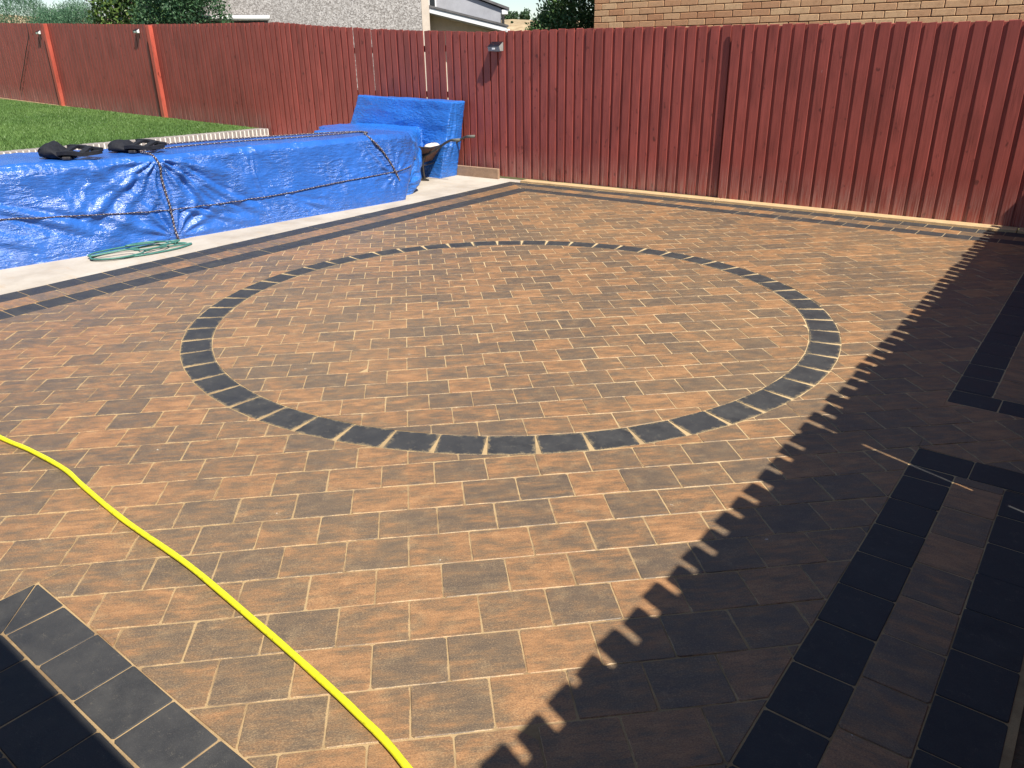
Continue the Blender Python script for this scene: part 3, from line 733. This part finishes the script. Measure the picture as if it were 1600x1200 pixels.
# ================================================================== PLANTS
def leaf_cloud(blobs, n, size, seed, aspect=2.0, up=0.0, shell=0.55, tint_bias=0.0):
    r = np.random.default_rng(seed); C = []; N = []
    W = np.array([b[3]*b[4]*b[5] for b in blobs]) ** 0.67; W /= W.sum(); cnt = r.multinomial(n, W)
    for (x, y, z, rx, ry, rz), c in zip(blobs, cnt):
        d = r.normal(size=(c, 3)); d /= np.linalg.norm(d, axis=1)[:, None]; rad = shell+(1-shell)*r.random(c)**0.6
        rad = rad*(1+0.28*(r.random(c)-0.5))
        C.append(np.stack([x+d[:, 0]*rx*rad, y+d[:, 1]*ry*rad, z+d[:, 2]*rz*rad], 1)); N.append(d)
    C = np.concatenate(C); N = np.concatenate(N); n = len(C)
    t = r.normal(size=(n, 3))*0.8+N*0.6+np.array([0, 0, up]); t /= np.linalg.norm(t, axis=1)[:, None]
    s = np.cross(t, r.normal(size=(n, 3))); s /= np.linalg.norm(s, axis=1)[:, None]
    L = size*r.uniform(0.6, 1.3, n)[:, None]; wv = s*L/aspect/2; tv = t*L
    T = np.stack([C-tv*0.5, C+wv, C+tv*0.5, C-wv], 1)
    tint = np.clip(r.random(n)*0.8+tint_bias+0.25*(fbm(C[:, 0]*3, C[:, 2]*3, seed)-0.45), 0, 1)
    return T, tint
def limb(mb, a, b, r0, r1, rr, segs=5, wob=0.06):
    a = Vector(a); b = Vector(b); pts = []
    for i in range(segs+1):
        t = i/segs; p = a.lerp(b, t); 
        if 0 < i < segs: p += Vector((rr.uniform(-wob, wob), rr.uniform(-wob, wob), rr.uniform(-wob, wob)))
        pts.append(p)
    mb.tube(pts, [r0+(r1-r0)*i/segs for i in range(segs+1)], 7)
def plant(name, label, cat, base, blobs, n, size, mat, seed, aspect=2.0, up=0.0, shell=0.55, trunk=0.06, tb=0.0):
    root = empty(name, base, label, cat); rr = random.Random(seed); mb = MB()
    cx = np.mean([b[0] for b in blobs]); cz = max(b[2] for b in blobs); cy = np.mean([b[1] for b in blobs])
    limb(mb, (base[0], base[1], base[2]-.1), (cx, cy, cz), trunk, trunk*0.3, rr)
    for b in blobs: 
        for _ in range(3): limb(mb, (base[0], base[1], base[2]+0.3+0.25*(b[2]-base[2])), (b[0]+rr.uniform(-.5, .5)*b[3], b[1]+rr.uniform(-.5, .5)*b[4], b[2]+rr.uniform(-.3, .6)*b[5]), trunk*.5, trunk*.1, rr)
    o = mb.build('trunk', M['bark'], root, True); o.location = -root.location
    T, tint = leaf_cloud(blobs, n, size, seed, aspect, up, shell, tb)
    o = link('crown', tri_mesh('crown', T, M[mat], tint), root); o.location = -root.location
    return root
# dense conifer against the brick house
cb_ = [(-4.95, 8.45, 1.6, .55, .45, .9), (-5.25, 8.4, 1.55, .38, .4, .65), (-4.75, 8.4, 2.4, .42, .42, .9), (-4.95, 8.5, 3.2, .4, .4, .7), (-5.4, 8.3, 1.5, .28, .3, .5)]
plant('conifer', 'dense green conifer tucked between the brick house and the hill view', 'tree', (-4.9, 8.5, -0.1), cb_, 26000, 0.055, 'leaf_conifer', 31, 2.2, 0.5, 0.6)
# left of the pebbledash house, from the right: dense shrub, laurel, bare twiggy bush, feathery conifer
plant('dense_shrub', 'large dark dense shrub beside the pebbledash wall', 'shrub', (-13.8, 7.75, 0), [(-13.25, 7.7, 2.1, .82, .55, 1.3), (-14.2, 7.75, 2.2, .85, .55, 1.4), (-14.95, 7.8, 1.9, .6, .5, 1.15), (-13.7, 7.75, 3.2, .95, .6, .9)], 24000, 0.065, 'leaf_dense', 32, 2.0, 0.3, 0.65)
plant('laurel', 'yellow-green leaved laurel above the far fence left of the dark shrub', 'shrub', (-17.0, 8.3, 0.2), [(-16.7, 8.3, 2.4, .95, .6, 1.1), (-17.6, 8.35, 2.5, .65, .55, .9), (-16.0, 8.4, 2.2, .6, .5, 1.0), (-17.0, 8.4, 3.5, .9, .6, .7)], 7500, 0.12, 'leaf_laurel', 33, 1.9, 0.0, 0.6)
fb_ = [(-23.6 + i*0.62, 9.2+rf.uniform(-.2, .3), 2.25+rf.uniform(-.12, .12), .62, .6, .82+rf.uniform(-.1, .15)) for i in range(5)] + [(-24.6, 9.2, 2.6, .9, .7, 1.0)]
plant('feathery_conifer', 'soft feathery blue-green conifer above the far left of the fence', 'tree', (-22.6, 9.2, 0.3), fb_, 42000, 0.09, 'leaf_feather', 34, 6.0, 0.9, 0.55)
# bare twiggy bush
tb_ = empty('twiggy_bush', (-20.2, 9.8, 0.2), 'bare grey twiggy bush between the feathery conifer and the laurel', 'shrub'); mb = MB(); rr = random.Random(5)
for i in range(170):
    a = (-20.2+rr.uniform(-.9, .9), 9.8+rr.uniform(-.4, .4), rr.uniform(0.6, 2.2)); b = (a[0]+rr.uniform(-.9, .9), a[1]+rr.uniform(-.4, .4), a[2]+rr.uniform(.5, 1.5))
    limb(mb, a, b, 0.014, 0.004, rr, 4, 0.07)
for i in range(9): limb(mb, (-20.2+rr.uniform(-.3, .3), 9.8, 0.1), (-20.2+rr.uniform(-1, 1), 9.8+rr.uniform(-.3, .3), 2.9), 0.035, 0.008, rr, 6, 0.08)
o = mb.build('branches', M['bark'], tb_); o.location = -tb_.location
T, tt = leaf_cloud([(-20.2, 9.9, 2.2, 1.5, .6, 1.0), (-20.8, 9.9, 3.0, 1.2, .6, .5)], 2600, 0.09, 36, 5.0, 0.4, 0.2)
o = link('twigs', tri_mesh('twigs', T, M['twig'], tt), tb_); o.location = -tb_.location
# darker tree mass behind those, and the wood on the ridge
plant('background_tree', 'dark leafy tree behind the twiggy bush and laurel', 'tree', (-23, 14.5, -0.5), [(-24.5, 14.5, 3.3, 1.6, 1, 1.0), (-21.5, 14.5, 3.2, 1.6, 1, 1.1), (-23, 14.5, 4.3, 1.8, 1.2, .9), (-27, 14.5, 3.6, 1.8, 1, 1.3), (-19.5, 14.5, 3.2, 1.2, 1, .9)], 9000, 0.15, 'leaf_dense', 37, 2.0, 0.2, 0.3, 0.12)
Ts, ts = [], []
rw = np.random.default_rng(8)
for i in range(150):
    a = math.radians(112+rw.uniform(-26, 26)); r = 690+rw.uniform(-22, 45); z = float(land_z(np.array(r), np.array(a))); hgt = rw.uniform(5, 11)
    X, Yy = r*math.cos(a)-1, r*math.sin(a)+2
    T, t_ = leaf_cloud([(X, Yy, z+hgt*0.5, hgt*0.45, hgt*0.45, hgt*0.55), (X+rw.uniform(-3, 3), Yy, z+hgt*0.35, hgt*0.4, hgt*0.4, hgt*0.4)], 260, 1.9, 100+i, 1.4, 0, 0.5); Ts.append(T); ts.append(t_)
for i in range(60):
    a = math.radians(112+rw.uniform(-26, 26)); r = rw.uniform(260, 640); z = float(land_z(np.array(r), np.array(a))); hgt = rw.uniform(1.2, 3.2)
    T, t_ = leaf_cloud([(r*math.cos(a)-1, r*math.sin(a)+2, z+hgt*0.4, hgt*.6, hgt*.6, hgt*.5)], 90, 0.8, 300+i, 1.4, 0, 0.5); Ts.append(T); ts.append(t_)
tag(link('woodland', tri_mesh('woodland', np.concatenate(Ts), M['leaf_far'], np.concatenate(ts))), 'distant trees and scrub along the dry hillside ridge', 'woodland', kind='stuff')

# ================================================================== TARPAULINS
def remesh_shape(mb, voxel, name, smooth_it=10):
    me = mesh(name, mb.V, mb.F, M['tarp']); bm = bmesh.new(); bm.from_mesh(me); bmesh.ops.recalc_face_normals(bm, faces=bm.faces); bm.to_mesh(me); bm.free()
    o = bpy.data.objects.new('tmp', me); col.objects.link(o)
    md_ = o.modifiers.new('r', 'REMESH'); md_.mode = 'VOXEL'; md_.voxel_size = voxel
    ms = o.modifiers.new('s', 'SMOOTH'); ms.iterations = smooth_it; ms.factor = 0.5
    dg = bpy.context.evaluated_depsgraph_get(); me2 = bpy.data.meshes.new_from_object(o.evaluated_get(dg)); bpy.data.objects.remove(o); bpy.data.meshes.remove(me)
    me2.name = name; return me2
def ridged(x, y, seed): return 1-np.abs(2*vnoise(x, y, seed)-1)
def crumple(me, knots, amp=1.0, seed=1, fine=0.009, folds=()):
    n = len(me.vertices); co = np.empty(n*3, np.float32); me.vertices.foreach_get('co', co); co = co.reshape(-1, 3).astype(float)
    no = np.empty(n*3, np.float32); me.vertices.foreach_get('normal', no); no = no.reshape(-1, 3).astype(float)
    side = np.abs(no[:, 2]) < 0.6
    a = co[:, 1]+0.35*co[:, 0]; b = co[:, 2]
    a2 = co[:, 1]-co[:, 0]
    d = 0.012*(ridged(a*1.6+b*1.2, b*1.0-a*0.4, seed)**3-0.25)
    d += 0.004*(ridged(a*4-b*3, b*3+a*1.2, seed+3)**4-0.2)
    pm = np.clip((fbm(a*1.7, b*2.4, seed+21, 3)-0.36)*6, 0, 1)
    wv = ridged(a*9+b*4, b*5-a*1.5, seed+22)*0.6+ridged(a*17-b*5, b*9+a*3, seed+23)*0.4
    d += fine*pm*(wv**2-0.35)
    d += 0.022*(fbm(a*1.1, b*1.3+a2*.6, seed+9, 3)-0.45)
    for fz in (0.20, 0.47): d += 0.004*np.exp(-((b-fz-0.02*np.sin(a*2+fz*9))/0.008)**2)*side
    for fy in (0.2, 1.05, 2.9, 3.7, 4.4): d += 0.004*np.exp(-((a-0.35*-5-fy)/0.008)**2)*side*(vnoise(b*4, a*0+fy, seed+31) > 0.35)
    for (y0, z0), (y1, z1), wd_, am in folds:                    # long tension folds
        L2 = (y1-y0)**2+(z1-z0)**2; t = np.clip(((co[:, 1]-y0)*(y1-y0)+(co[:, 2]-z0)*(z1-z0))/L2, 0, 1)
        px_ = y0+t*(y1-y0)+0.03*np.sin(t*5+y0); pz_ = z0+t*(z1-z0)
        q = ((co[:, 1]-px_)**2+(co[:, 2]-pz_)**2)/(wd_*(0.5+t))**2
        d += side*am*np.sin(np.pi*np.clip(t*0.9+0.08, 0, 1))*(np.exp(-q)-0.6*np.exp(-((np.sqrt(q)-1.5)/0.7)**2))
    for ky, kz, rad, kf, am, th0 in knots:
        dy = co[:, 1]-ky; dz = co[:, 2]-kz; rr_ = np.hypot(dy, dz)+1e-3; th = np.arctan2(dz, dy)
        d += side*am*np.exp(-(rr_/rad)**1.4)*np.minimum(rr_/0.06, 1)*(np.abs(np.sin(kf*th+th0+1.3*vnoise(rr_*6, th*2, seed+11)))**3-0.35)
    low = np.clip(1-co[:, 2]/0.16, 0, 1)*side
    d = d*(1-low*0.75)
    co2 = co+no*(d*amp)[:, None]; co2[:, 2] = np.maximum(co2[:, 2], -0.008)
    me.vertices.foreach_set('co', co2.reshape(-1).astype(np.float32)); me.polygons.foreach_set('use_smooth', [True]*len(me.polygons)); me.update()
def loft(stations):
    # stations: (Y, [(x,z)...]) same count, closed section
    mb = MB(); V = []; n = len(stations[0][1])
    for y, sec in stations: V += [(x, y, z) for x, z in sec]
    F = [(i*n+k, i*n+(k+1) % n, (i+1)*n+(k+1) % n, (i+1)*n+k) for i in range(len(stations)-1) for k in range(n)]
    F += [tuple(range(n)), tuple(range((len(stations)-1)*n, len(stations)*n))]
    return mb.add(V, F)
def sec(fb, ft, zt, bk, sag=0.0, zb=-0.05): return [(fb, zb), (fb-0.01, zb+0.10), (ft+0.012, zt*0.62), (ft, zt-0.05), (ft-0.06, zt), (bk+0.05, zt+0.01-sag), (bk, zt-0.06), (bk-0.03, zb)]
st = [(-0.95, sec(-5.35, -5.45, .80, -6.45)), (-0.3, sec(-5.27, -5.36, .80, -6.40)), (0.5, sec(-5.16, -5.30, .79, -6.35)), (1.2, sec(-5.05, -5.17, .775, -6.28)), (1.94, sec(-5.00, -5.06, .765, -6.12)), (2.8, sec(-4.92, -5.0, .765, -5.98)),
      (3.6, sec(-4.85, -4.92, .76, -5.75)), (4.3, sec(-4.79, -4.87, .755, -5.62)), (4.66, sec(-4.765, -4.87, .745, -5.6)), (4.76, sec(-4.76, -4.88, .74, -5.6)), (4.80, sec(-4.78, -4.88, .738, -5.6, zb=.02)), (4.98, sec(-4.87, -4.92, .73, -5.6, zb=.26)), (5.20, sec(-4.98, -5.02, .715, -5.7, zb=.44))]
me = remesh_shape(loft(st), 0.015, 'tarp_covered_stack', 5)
crumple(me, [(1.94, .74, .65, 8, .042, .4), (1.96, .02, .6, 7, .046, 1.0), (4.70, .30, .35, 6, .02, .5), (0.35, .45, .5, 5, .018, 1.4)], 1.0, 3, 0.014, [((2.0, .74), (3.0, .05), .035, .030), ((2.05, .70), (2.55, .05), .03, .026), ((1.9, .70), (1.15, .22), .035, .022), ((.25, .60), (1.5, .10), .04, .030), ((2.0, .30), (2.8, .03), .03, .024), ((-.3, .5), (.9, .12), .04, .026), ((3.2, .25), (3.8, .02), .03, .022), ((2.9, .72), (2.95, .1), .02, .016), ((4.3, .7), (4.7, .12), .03, .02)])
o = link('tarp_covered_stack', me); tag(o, 'long low stack wrapped in a creased blue tarpaulin beside the patio', 'tarpaulin')
me.materials.clear(); me.materials.append(M['tarp'])
# taller sofa-shaped heap against the fence
mb = loft([(4.70, sec(-4.98, -5.05, .71, -6.3)), (5.05, sec(-4.98, -5.02, .712, -6.5)), (5.30, sec(-5.03, -5.10, .70, -6.9, zb=.10)), (5.48, sec(-5.16, -5.24, .69, -7.1, zb=.28)), (5.75, sec(-5.40, -5.47, .68, -7.2, zb=.36)), (6.05, sec(-5.72, -5.78, .67, -7.3, zb=.34)), (6.35, sec(-5.92, -6.0, .66, -7.35, zb=.1))])
V8 = [(-5.60, 6.28, -.05), (-5.62, 6.66, -.05), (-7.75, 6.66, -.05), (-7.75, 6.28, -.05), (-5.44, 6.42, 1.0), (-5.44, 6.70, 1.0), (-7.40, 6.70, 1.05), (-7.28, 6.40, 1.055)]
mb.add(V8, [(0, 1, 2, 3), (4, 7, 6, 5), (0, 4, 5, 1), (1, 5, 6, 2), (2, 6, 7, 3), (3, 7, 4, 0)])
V8 = [(-4.98, 4.74, -.05), (-5.10, 5.25, -.05), (-5.5, 5.3, -.05), (-5.5, 4.74, -.05), (-4.96, 4.76, .30), (-5.10, 5.15, .42), (-5.5, 5.15, .42), (-5.5, 4.76, .42)]
mb.add(V8, [(0, 1, 2, 3), (4, 7, 6, 5), (0, 4, 5, 1), (1, 5, 6, 2), (2, 6, 7, 3), (3, 7, 4, 0)])
me = remesh_shape(mb, 0.015, 'tarp_covered_heap', 5)
crumple(me, [(5.05, .68, .5, 8, .035, .3), (5.0, .12, .4, 7, .03, .1)], 1.0, 8, 0.011, [((5.15, .68), (4.85, .30), .03, .035), ((5.2, .66), (4.98, .28), .025, .03), ((6.5, .95), (6.45, .1), .03, .02), ((6.38, .9), (6.3, .45), .03, .015)])
o = link('tarp_covered_heap', me); tag(o, 'sofa-shaped heap under bright blue tarpaulin against the fence', 'tarpaulin'); me.materials.clear(); me.materials.append(M['tarp2'])

# ---- ropes over the tarpaulin
bpy.context.view_layer.update()
def hit(origin, direction):
    dg = bpy.context.evaluated_depsgraph_get(); best = None
    for ob in bpy.data.objects:
        if ob.name.startswith('tarp_covered'):
            ok, loc, nrm, _ = ob.ray_cast(Vector(origin), Vector(direction))
            if ok and (best is None or (loc-Vector(origin)).length < (best[0]-Vector(origin)).length): best = (loc, nrm)
    return best
def on_face(y, z):
    h_ = hit((-3.5, y, z), (-1, 0, 0)); return (h_[0]+Vector((0.010, 0, 0))) if h_ else Vector((-5, y, z))
def on_top(x, y):
    h_ = hit((x, y, 2.5), (0, 0, -1)); return (h_[0]+Vector((0, 0, 0.012))) if h_ else Vector((x, y, .77))
def rope(label, pts, r=0.0065, tight=True):
    pth = spline(pts, 3); L = [0.0]
    for a, b in zip(pth, pth[1:]): L.append(L[-1]+(b-a).length)
    n = max(8, int(L[-1]/0.011)); P = []
    for i in range(n+1):
        s_ = L[-1]*i/n; j = min(max(int(np.searchsorted(L, s_))-1, 0), len(pth)-2); t = (s_-L[j])/max(L[j+1]-L[j], 1e-6); P.append(pth[j].lerp(pth[j+1], min(max(t, 0), 1)))
    V, F, _ = tube_geo(P, r*0.85, 6); mi = []
    for i in range(len(P)-1):
        for k in range(6):
            q = (i+k*2) % 6; mi.append(1 if q == 0 else (2 if q == 3 else 0))
    mi += [0, 0]
    o = link('rope', mesh('rope', V, F, [M['rope_dark'], M['rope_white'], M['rope_purple']], True, mi)); tag(o, label, 'rope', 'flecked ropes over the tarpaulins'); return o
yz = [(-0.9, .42), (-.2, .41), (.56, .385), (1.2, .335), (1.6, .30), (1.97, .275), (2.4, .265), (2.95, .265), (3.3, .275), (3.62, .295), (4.0, .31), (4.3, .32), (4.72, .33)]
rope('flecked rope running lengthwise along the face of the long tarpaulin', [on_face(y, float(np.interp(y, [q[0] for q in yz], [q[1] for q in yz]))) for y in np.arange(-0.9, 4.74, 0.06)] + [on_face(4.86, .34), on_face(5.0, .36), on_face(5.15, .38), on_face(5.3, .40)])
rope('thick flecked rope hanging down the long tarpaulin face to the coiled green hose', [on_top(-5.35, 1.95), on_top(-5.2, 1.95), *[on_face(1.95+0.01*math.sin(z*7), z) for z in np.arange(.74, .04, -.07)], Vector((-4.955, 1.95, .01))], 0.0125)
rope('flecked rope along the top of the long tarpaulin, from the right bag to the heap', [on_top(-5.45, 1.98), on_top(-5.47, 2.5), on_top(-5.38, 3.1), on_top(-5.28, 3.7), on_top(-5.22, 4.2), on_top(-5.25, 4.55)], 0.0085)
rope('second flecked rope along the back of the long tarpaulin top', [on_top(-5.85, 2.1), on_top(-5.75, 2.8), on_top(-5.58, 3.6), on_top(-5.38, 4.3), on_top(-5.28, 4.58)], 0.0085)
rope('thick flecked rope slanting down the right end of the long tarpaulin', [on_top(-5.28, 4.58), on_top(-5.1, 4.55), on_top(-4.98, 4.40), on_face(4.40, .70), on_face(4.52, .58), on_face(4.62, .44), on_face(4.69, .32), on_face(4.72, .22)], 0.0135)

# ================================================================== SMALL THINGS
# ---- yellow hose across the near patio
hp = [(-5.3, -2.9), (-4.9, -2.1), (-4.2, -1.35), (-3.3, -0.98), (-2.5, -0.85), (-1.764, -0.80), (-1.527, -0.772), (-1.237, -0.762), (-1.014, -0.780), (-0.626, -0.808), (-0.193, -0.818), (0.206, -0.85), (0.543, -0.885), (0.718, -0.904), (0.91, -0.94), (1.25, -1.05), (1.6, -1.4), (1.7, -2.0)]
hv = [(x, y, 0.0105) for i, (x, y) in enumerate(hp)]
hs = spline(hv, 10); hs = [p+Vector((0.0006*math.sin(i*0.9), 0.0012*math.sin(i*0.27+1), 0)) for i, p in enumerate(hs)]
o = MB().tube(hs, [0.0100+0.0003*math.sin(i*0.8) for i in range(len(hs))], 14).build('yellow_hose', M['yhose'], None, True); tag(o, 'bright yellow hose lying across the near pavers', 'hose')
# ---- green hose coil on the concrete
def ell(cx, cy, a, b, rot, t0, t1, n, z):
    return [(cx+a*math.cos(t)*math.cos(rot)-b*math.sin(t)*math.sin(rot), cy+a*math.cos(t)*math.sin(rot)+b*math.sin(t)*math.cos(rot), z+0.002*i/n) for i, t in enumerate(np.linspace(t0, t1, n))]
rt = math.radians(80)
pth = ell(-4.80, 1.50, .42, .18, rt, 0.2, 6.2, 14, .002)+ell(-4.80, 1.30, .23, .15, rt, 0.1, 6.0, 12, .012)+ell(-4.86, 1.50, .40, .14, rt, 0.3, 3.4, 8, .018)+ell(-4.82, 1.56, .19, .15, rt, 3.4, 8.6, 9, .034)+[(-4.90, 1.80, .02), (-4.80, 1.83, .008)]
o = MB().tube([p+Vector((0, 0, .004)) for p in spline(pth, 5)], 0.0075, 9).build('green_hose', M['ghose'], None, True); tag(o, 'thin green hose coiled on the pale concrete below the tarpaulin', 'hose')

# ---- two black bags on the tarpaulin
def bag(label, c, rot, seed, L=0.46, Wd=0.24, H=0.15):
    root = empty('bag', c, label, 'bag', 'black bags on the long tarpaulin'); root.rotation_euler = (0, 0, rot); r = np.random.default_rng(seed)
    nu, nv = 28, 14; V = []; F = []
    for j in range(nv+1):
        v = j/nv*math.pi
        for i in range(nu):
            u = i/nu*2*math.pi
            x = math.sin(v)*math.cos(u); y = math.sin(v)*math.sin(u); z = -math.cos(v)
            sx = np.sign(x)*abs(x)**0.7; sy = np.sign(y)*abs(y)**0.8
            hgt = H*(0.62+0.38*math.cos(1.9*(sx+0.55)))
            zz = (z*0.5+0.5)*hgt*(1.0-0.35*max(sx, 0))
            n_ = float(fbm(np.array(3+sx*3.1), np.array(2+sy*3+z*2), seed))-0.45
            V.append((sx*L*0.5+0.03*n_, sy*Wd*0.5*(1-0.25*max(sx, 0))+0.05*n_, max(0.0, zz+0.05*n_*(z > -.6))))
    for j in range(nv):
        for i in range(nu): F.append((j*nu+i, j*nu+(i+1) % nu, (j+1)*nu+(i+1) % nu, (j+1)*nu+i))
    # wider left lump, flatter right end
    V = [(x*0.62-0.17*L, y, z) for x, y, z in V]
    link('bag_body', mesh('bag_body', V, F, M['black'], True), root)
    def strap(pts, w=0.035, t=0.006):
        P = spline(pts, 5); mb = MB(); VV = []
        for i, p in enumerate(P):
            d = (P[min(i+1, len(P)-1)]-P[max(i-1, 0)]).normalized(); s_ = d.cross(Vector((0, 0, 1)))
            s_ = s_.normalized() if s_.length > 1e-4 else Vector((0, 1, 0)); up_ = s_.cross(d)
            VV += [p+s_*w/2, p-s_*w/2, p-s_*w/2+up_*t, p+s_*w/2+up_*t]
        FF = [(i*4+k, i*4+(k+1) % 4, (i+1)*4+(k+1) % 4, (i+1)*4+k) for i in range(len(P)-1) for k in range(4)]+[(0, 1, 2, 3), (len(VV)-4, len(VV)-3, len(VV)-2, len(VV)-1)]
        return mb.add(VV, FF).build('strap', M['black'], root)
    strap([(-.02, -.10, .04), (.08, -.115, .045), (.17, -.10, .03), (.25, -.06, .035), (.28, .0, .04)], .065, .03)
    strap([(-.02, .08, .08), (.08, .09, .075), (.18, .07, .06), (.27, .05, .05)], .065, .03)
    strap([(.04, -.11, .05), (.07, -.02, .085), (.06, .08, .08)], .06, .02)
    strap([(.17, -.10, .04), (.19, .0, .075), (.18, .07, .065)], .06, .02)
    o = MB().box(.155, .205, -.075, -.035, .05, .072, .004).build('buckle', M['greyplastic'], root)
    o = MB().box(.02, .09, -.16, -.115, .004, .03, .006).build('buckle', M['blackmetal'], root)
    return root
ang = math.atan2(RIGHT.y, RIGHT.x)
b1 = on_top(-5.42, 1.33); bag('left black padded bag with an open strap loop on the tarpaulin', (b1.x, b1.y, b1.z-.012), ang+0.05, 51, .46, .28, .14)
b2 = on_top(-5.53, 2.0); bag('right black padded bag by the rope knot on the tarpaulin', (b2.x, b2.y, b2.z-.012), ang-0.12, 52, .50, .28, .12)

# ---- wheelbarrow half under the tarpaulin
ax = Vector((.957, .29, 0)).normalized(); cr_ = Vector((-.29, .957, 0)).normalized(); L1 = Vector((-5.631, 6.013, 0))
wb = empty('wheelbarrow', L1, 'muddy black wheelbarrow half under the tarpaulin heap, handles pointing right', 'wheelbarrow')
def W(a, c, z): return ax*a+cr_*c+Vector((0, 0, z))
for c in (0.0, 0.50):
    pth = spline([W(-1.25, c*0.3+0.18, .16), W(-.6, c*0.75+0.06, .22), W(-.05, c, .31), W(.16, c, .40), W(.34, c, .505), W(.42, c, .538), W(.50, c, .545)], 5)
    o = MB().tube(pth, 0.0165, 10).build('handle', M['blackmetal'], wb, True)
    MB().tube([W(.43, c, .54), W(.55, c, .547)], 0.020, 10).build('grip', M['rubber'], o, True)
    o = MB().tube(spline([W(.10, c, .385), W(.02, c, .33), W(-.02, c, .2), W(0, c, .02), W(.05, c, .012), W(-.10, c, .012)], 6), 0.015, 9).build('leg', M['blackmetal'], wb, True)
# tray
T0 = [W(-.85, .10, .27), W(-.85, .40, .27), W(-.04, .42, .23), W(-.04, .08, .23)]; T1 = [W(-1.0, -.05, .47), W(-1.0, .55, .47), W(.14, .57, .435), W(.14, -.06, .435)]
V = T0+T1+[p*1.0+Vector((0, 0, .012)) for p in T0]+[p+(W(-.45, .25, .42)-p)*0.03 for p in T1]
F = [(0, 1, 2, 3)]+[(i, (i+1) % 4, 4+(i+1) % 4, 4+i) for i in range(4)]+[(8, 9, 10, 11)]+[(8+i, 8+(i+1) % 4, 12+(i+1) % 4, 12+i) for i in range(4)]+[(4+i, 4+(i+1) % 4, 12+(i+1) % 4, 12+i) for i in range(4)]
MB().add(V, F).build('tray', M['rust'], wb)
MB().tube(spline([W(.14, -.06, .44), W(.14, .57, .44), W(-1.0, .55, .475), W(-1.0, -.05, .475), W(.14, -.06, .44)], 1), 0.011, 8).build('tray_rim', M['blackmetal'], wb)
MB().tube([W(0, 0, .2), W(0, .5, .2)], 0.010, 8).build('brace', M['blackmetal'], wb)
pts = [W(-1.25, .25, 0)+ax*(.17*math.cos(t))+Vector((0, 0, .19+.17*math.sin(t))) for t in np.linspace(0, 2*math.pi, 25)]
wh = MB().tube(pts, 0.04, 10, False).build('wheel', M['black'], wb, True); MB().tube([W(-1.25, .17, .19), W(-1.25, .33, .19)], 0.06, 10).build('hub', M['rust'], wh)
# cement bag in the tray
V = []; F = []
for j in range(9):
    v = j/8*math.pi
    for i in range(16):
        u = i/16*2*math.pi; s_ = math.sin(v)**0.6
        V.append(W(.01+.10*s_*math.copysign(abs(math.cos(u))**.6, math.cos(u)), .30+.16*s_*math.copysign(abs(math.sin(u))**.6, math.sin(u)), .415-.045*math.cos(v)+.01*math.sin(5*u))+L1)
F = [(j*16+i, j*16+(i+1) % 16, (j+1)*16+(i+1) % 16, (j+1)*16+i) for j in range(8) for i in range(16)]
o = link('cement_bag', mesh('cement_bag', V, F, M['cream'], True)); tag(o, 'pale half-empty bag lying in the wheelbarrow tray', 'bag')

# ---- solar lamps on the fence
def solar(label, x, z, s=1.0, white=False):
    root = empty('solar_lamp', (x, 6.768-(0.038 if x > -1.7 else 0), z), label, 'lamp', 'solar lamps on the back fence')
    MB().box(-.055*s, .055*s, -.012, 0, -.05*s, .05*s, .003).build('back_plate', M['greyplastic'], root)
    MB().prism([(-.012, -.045*s), (-.07*s, -.045*s), (-.085*s, .0), (-.012, .045*s)], 'x', -.085*s, .085*s).build('lamp_body', M['white'] if white else M['greyplastic'], root)
    o = MB().prism([(-.013, .0475*s), (-.088*s, .0015), (-.089*s, .006), (-.013, .053*s)], 'x', -.08*s, .08*s).build('solar_panel', M['lampblack'], root)
    MB().box(-.02*s, .02*s, -.088*s, -.078*s, -.03*s, -.012*s, .002).build('sensor', M['white'], root)
solar('grey solar lamp on the fence above the wheelbarrow', -4.905, 1.675, 1.15)
solar('small white solar lamp on the fence just left of the right red post', -13.86, 2.11, 0.8, True)
solar('small white solar lamp on the fence just left of the far left red post', -18.12, 2.20, 0.8, True)
solar('dark solar lamp at the left edge of the picture on the far fence', -20.75, 1.86, 0.9)
# dark cable hanging on the far fence
pts = [(-18.62, 6.735, 2.40), (-18.66, 6.74, 2.15), (-18.95, 6.735, 1.85), (-19.3, 6.74, 1.5), (-19.65, 6.735, 1.15), (-19.85, 6.74, .95)]
o = MB().tube(spline(pts, 6), 0.008, 6).build('cable', M['blackmetal'], None, True); tag(o, 'thin dark cable hanging down the fence near the left edge', 'cable')
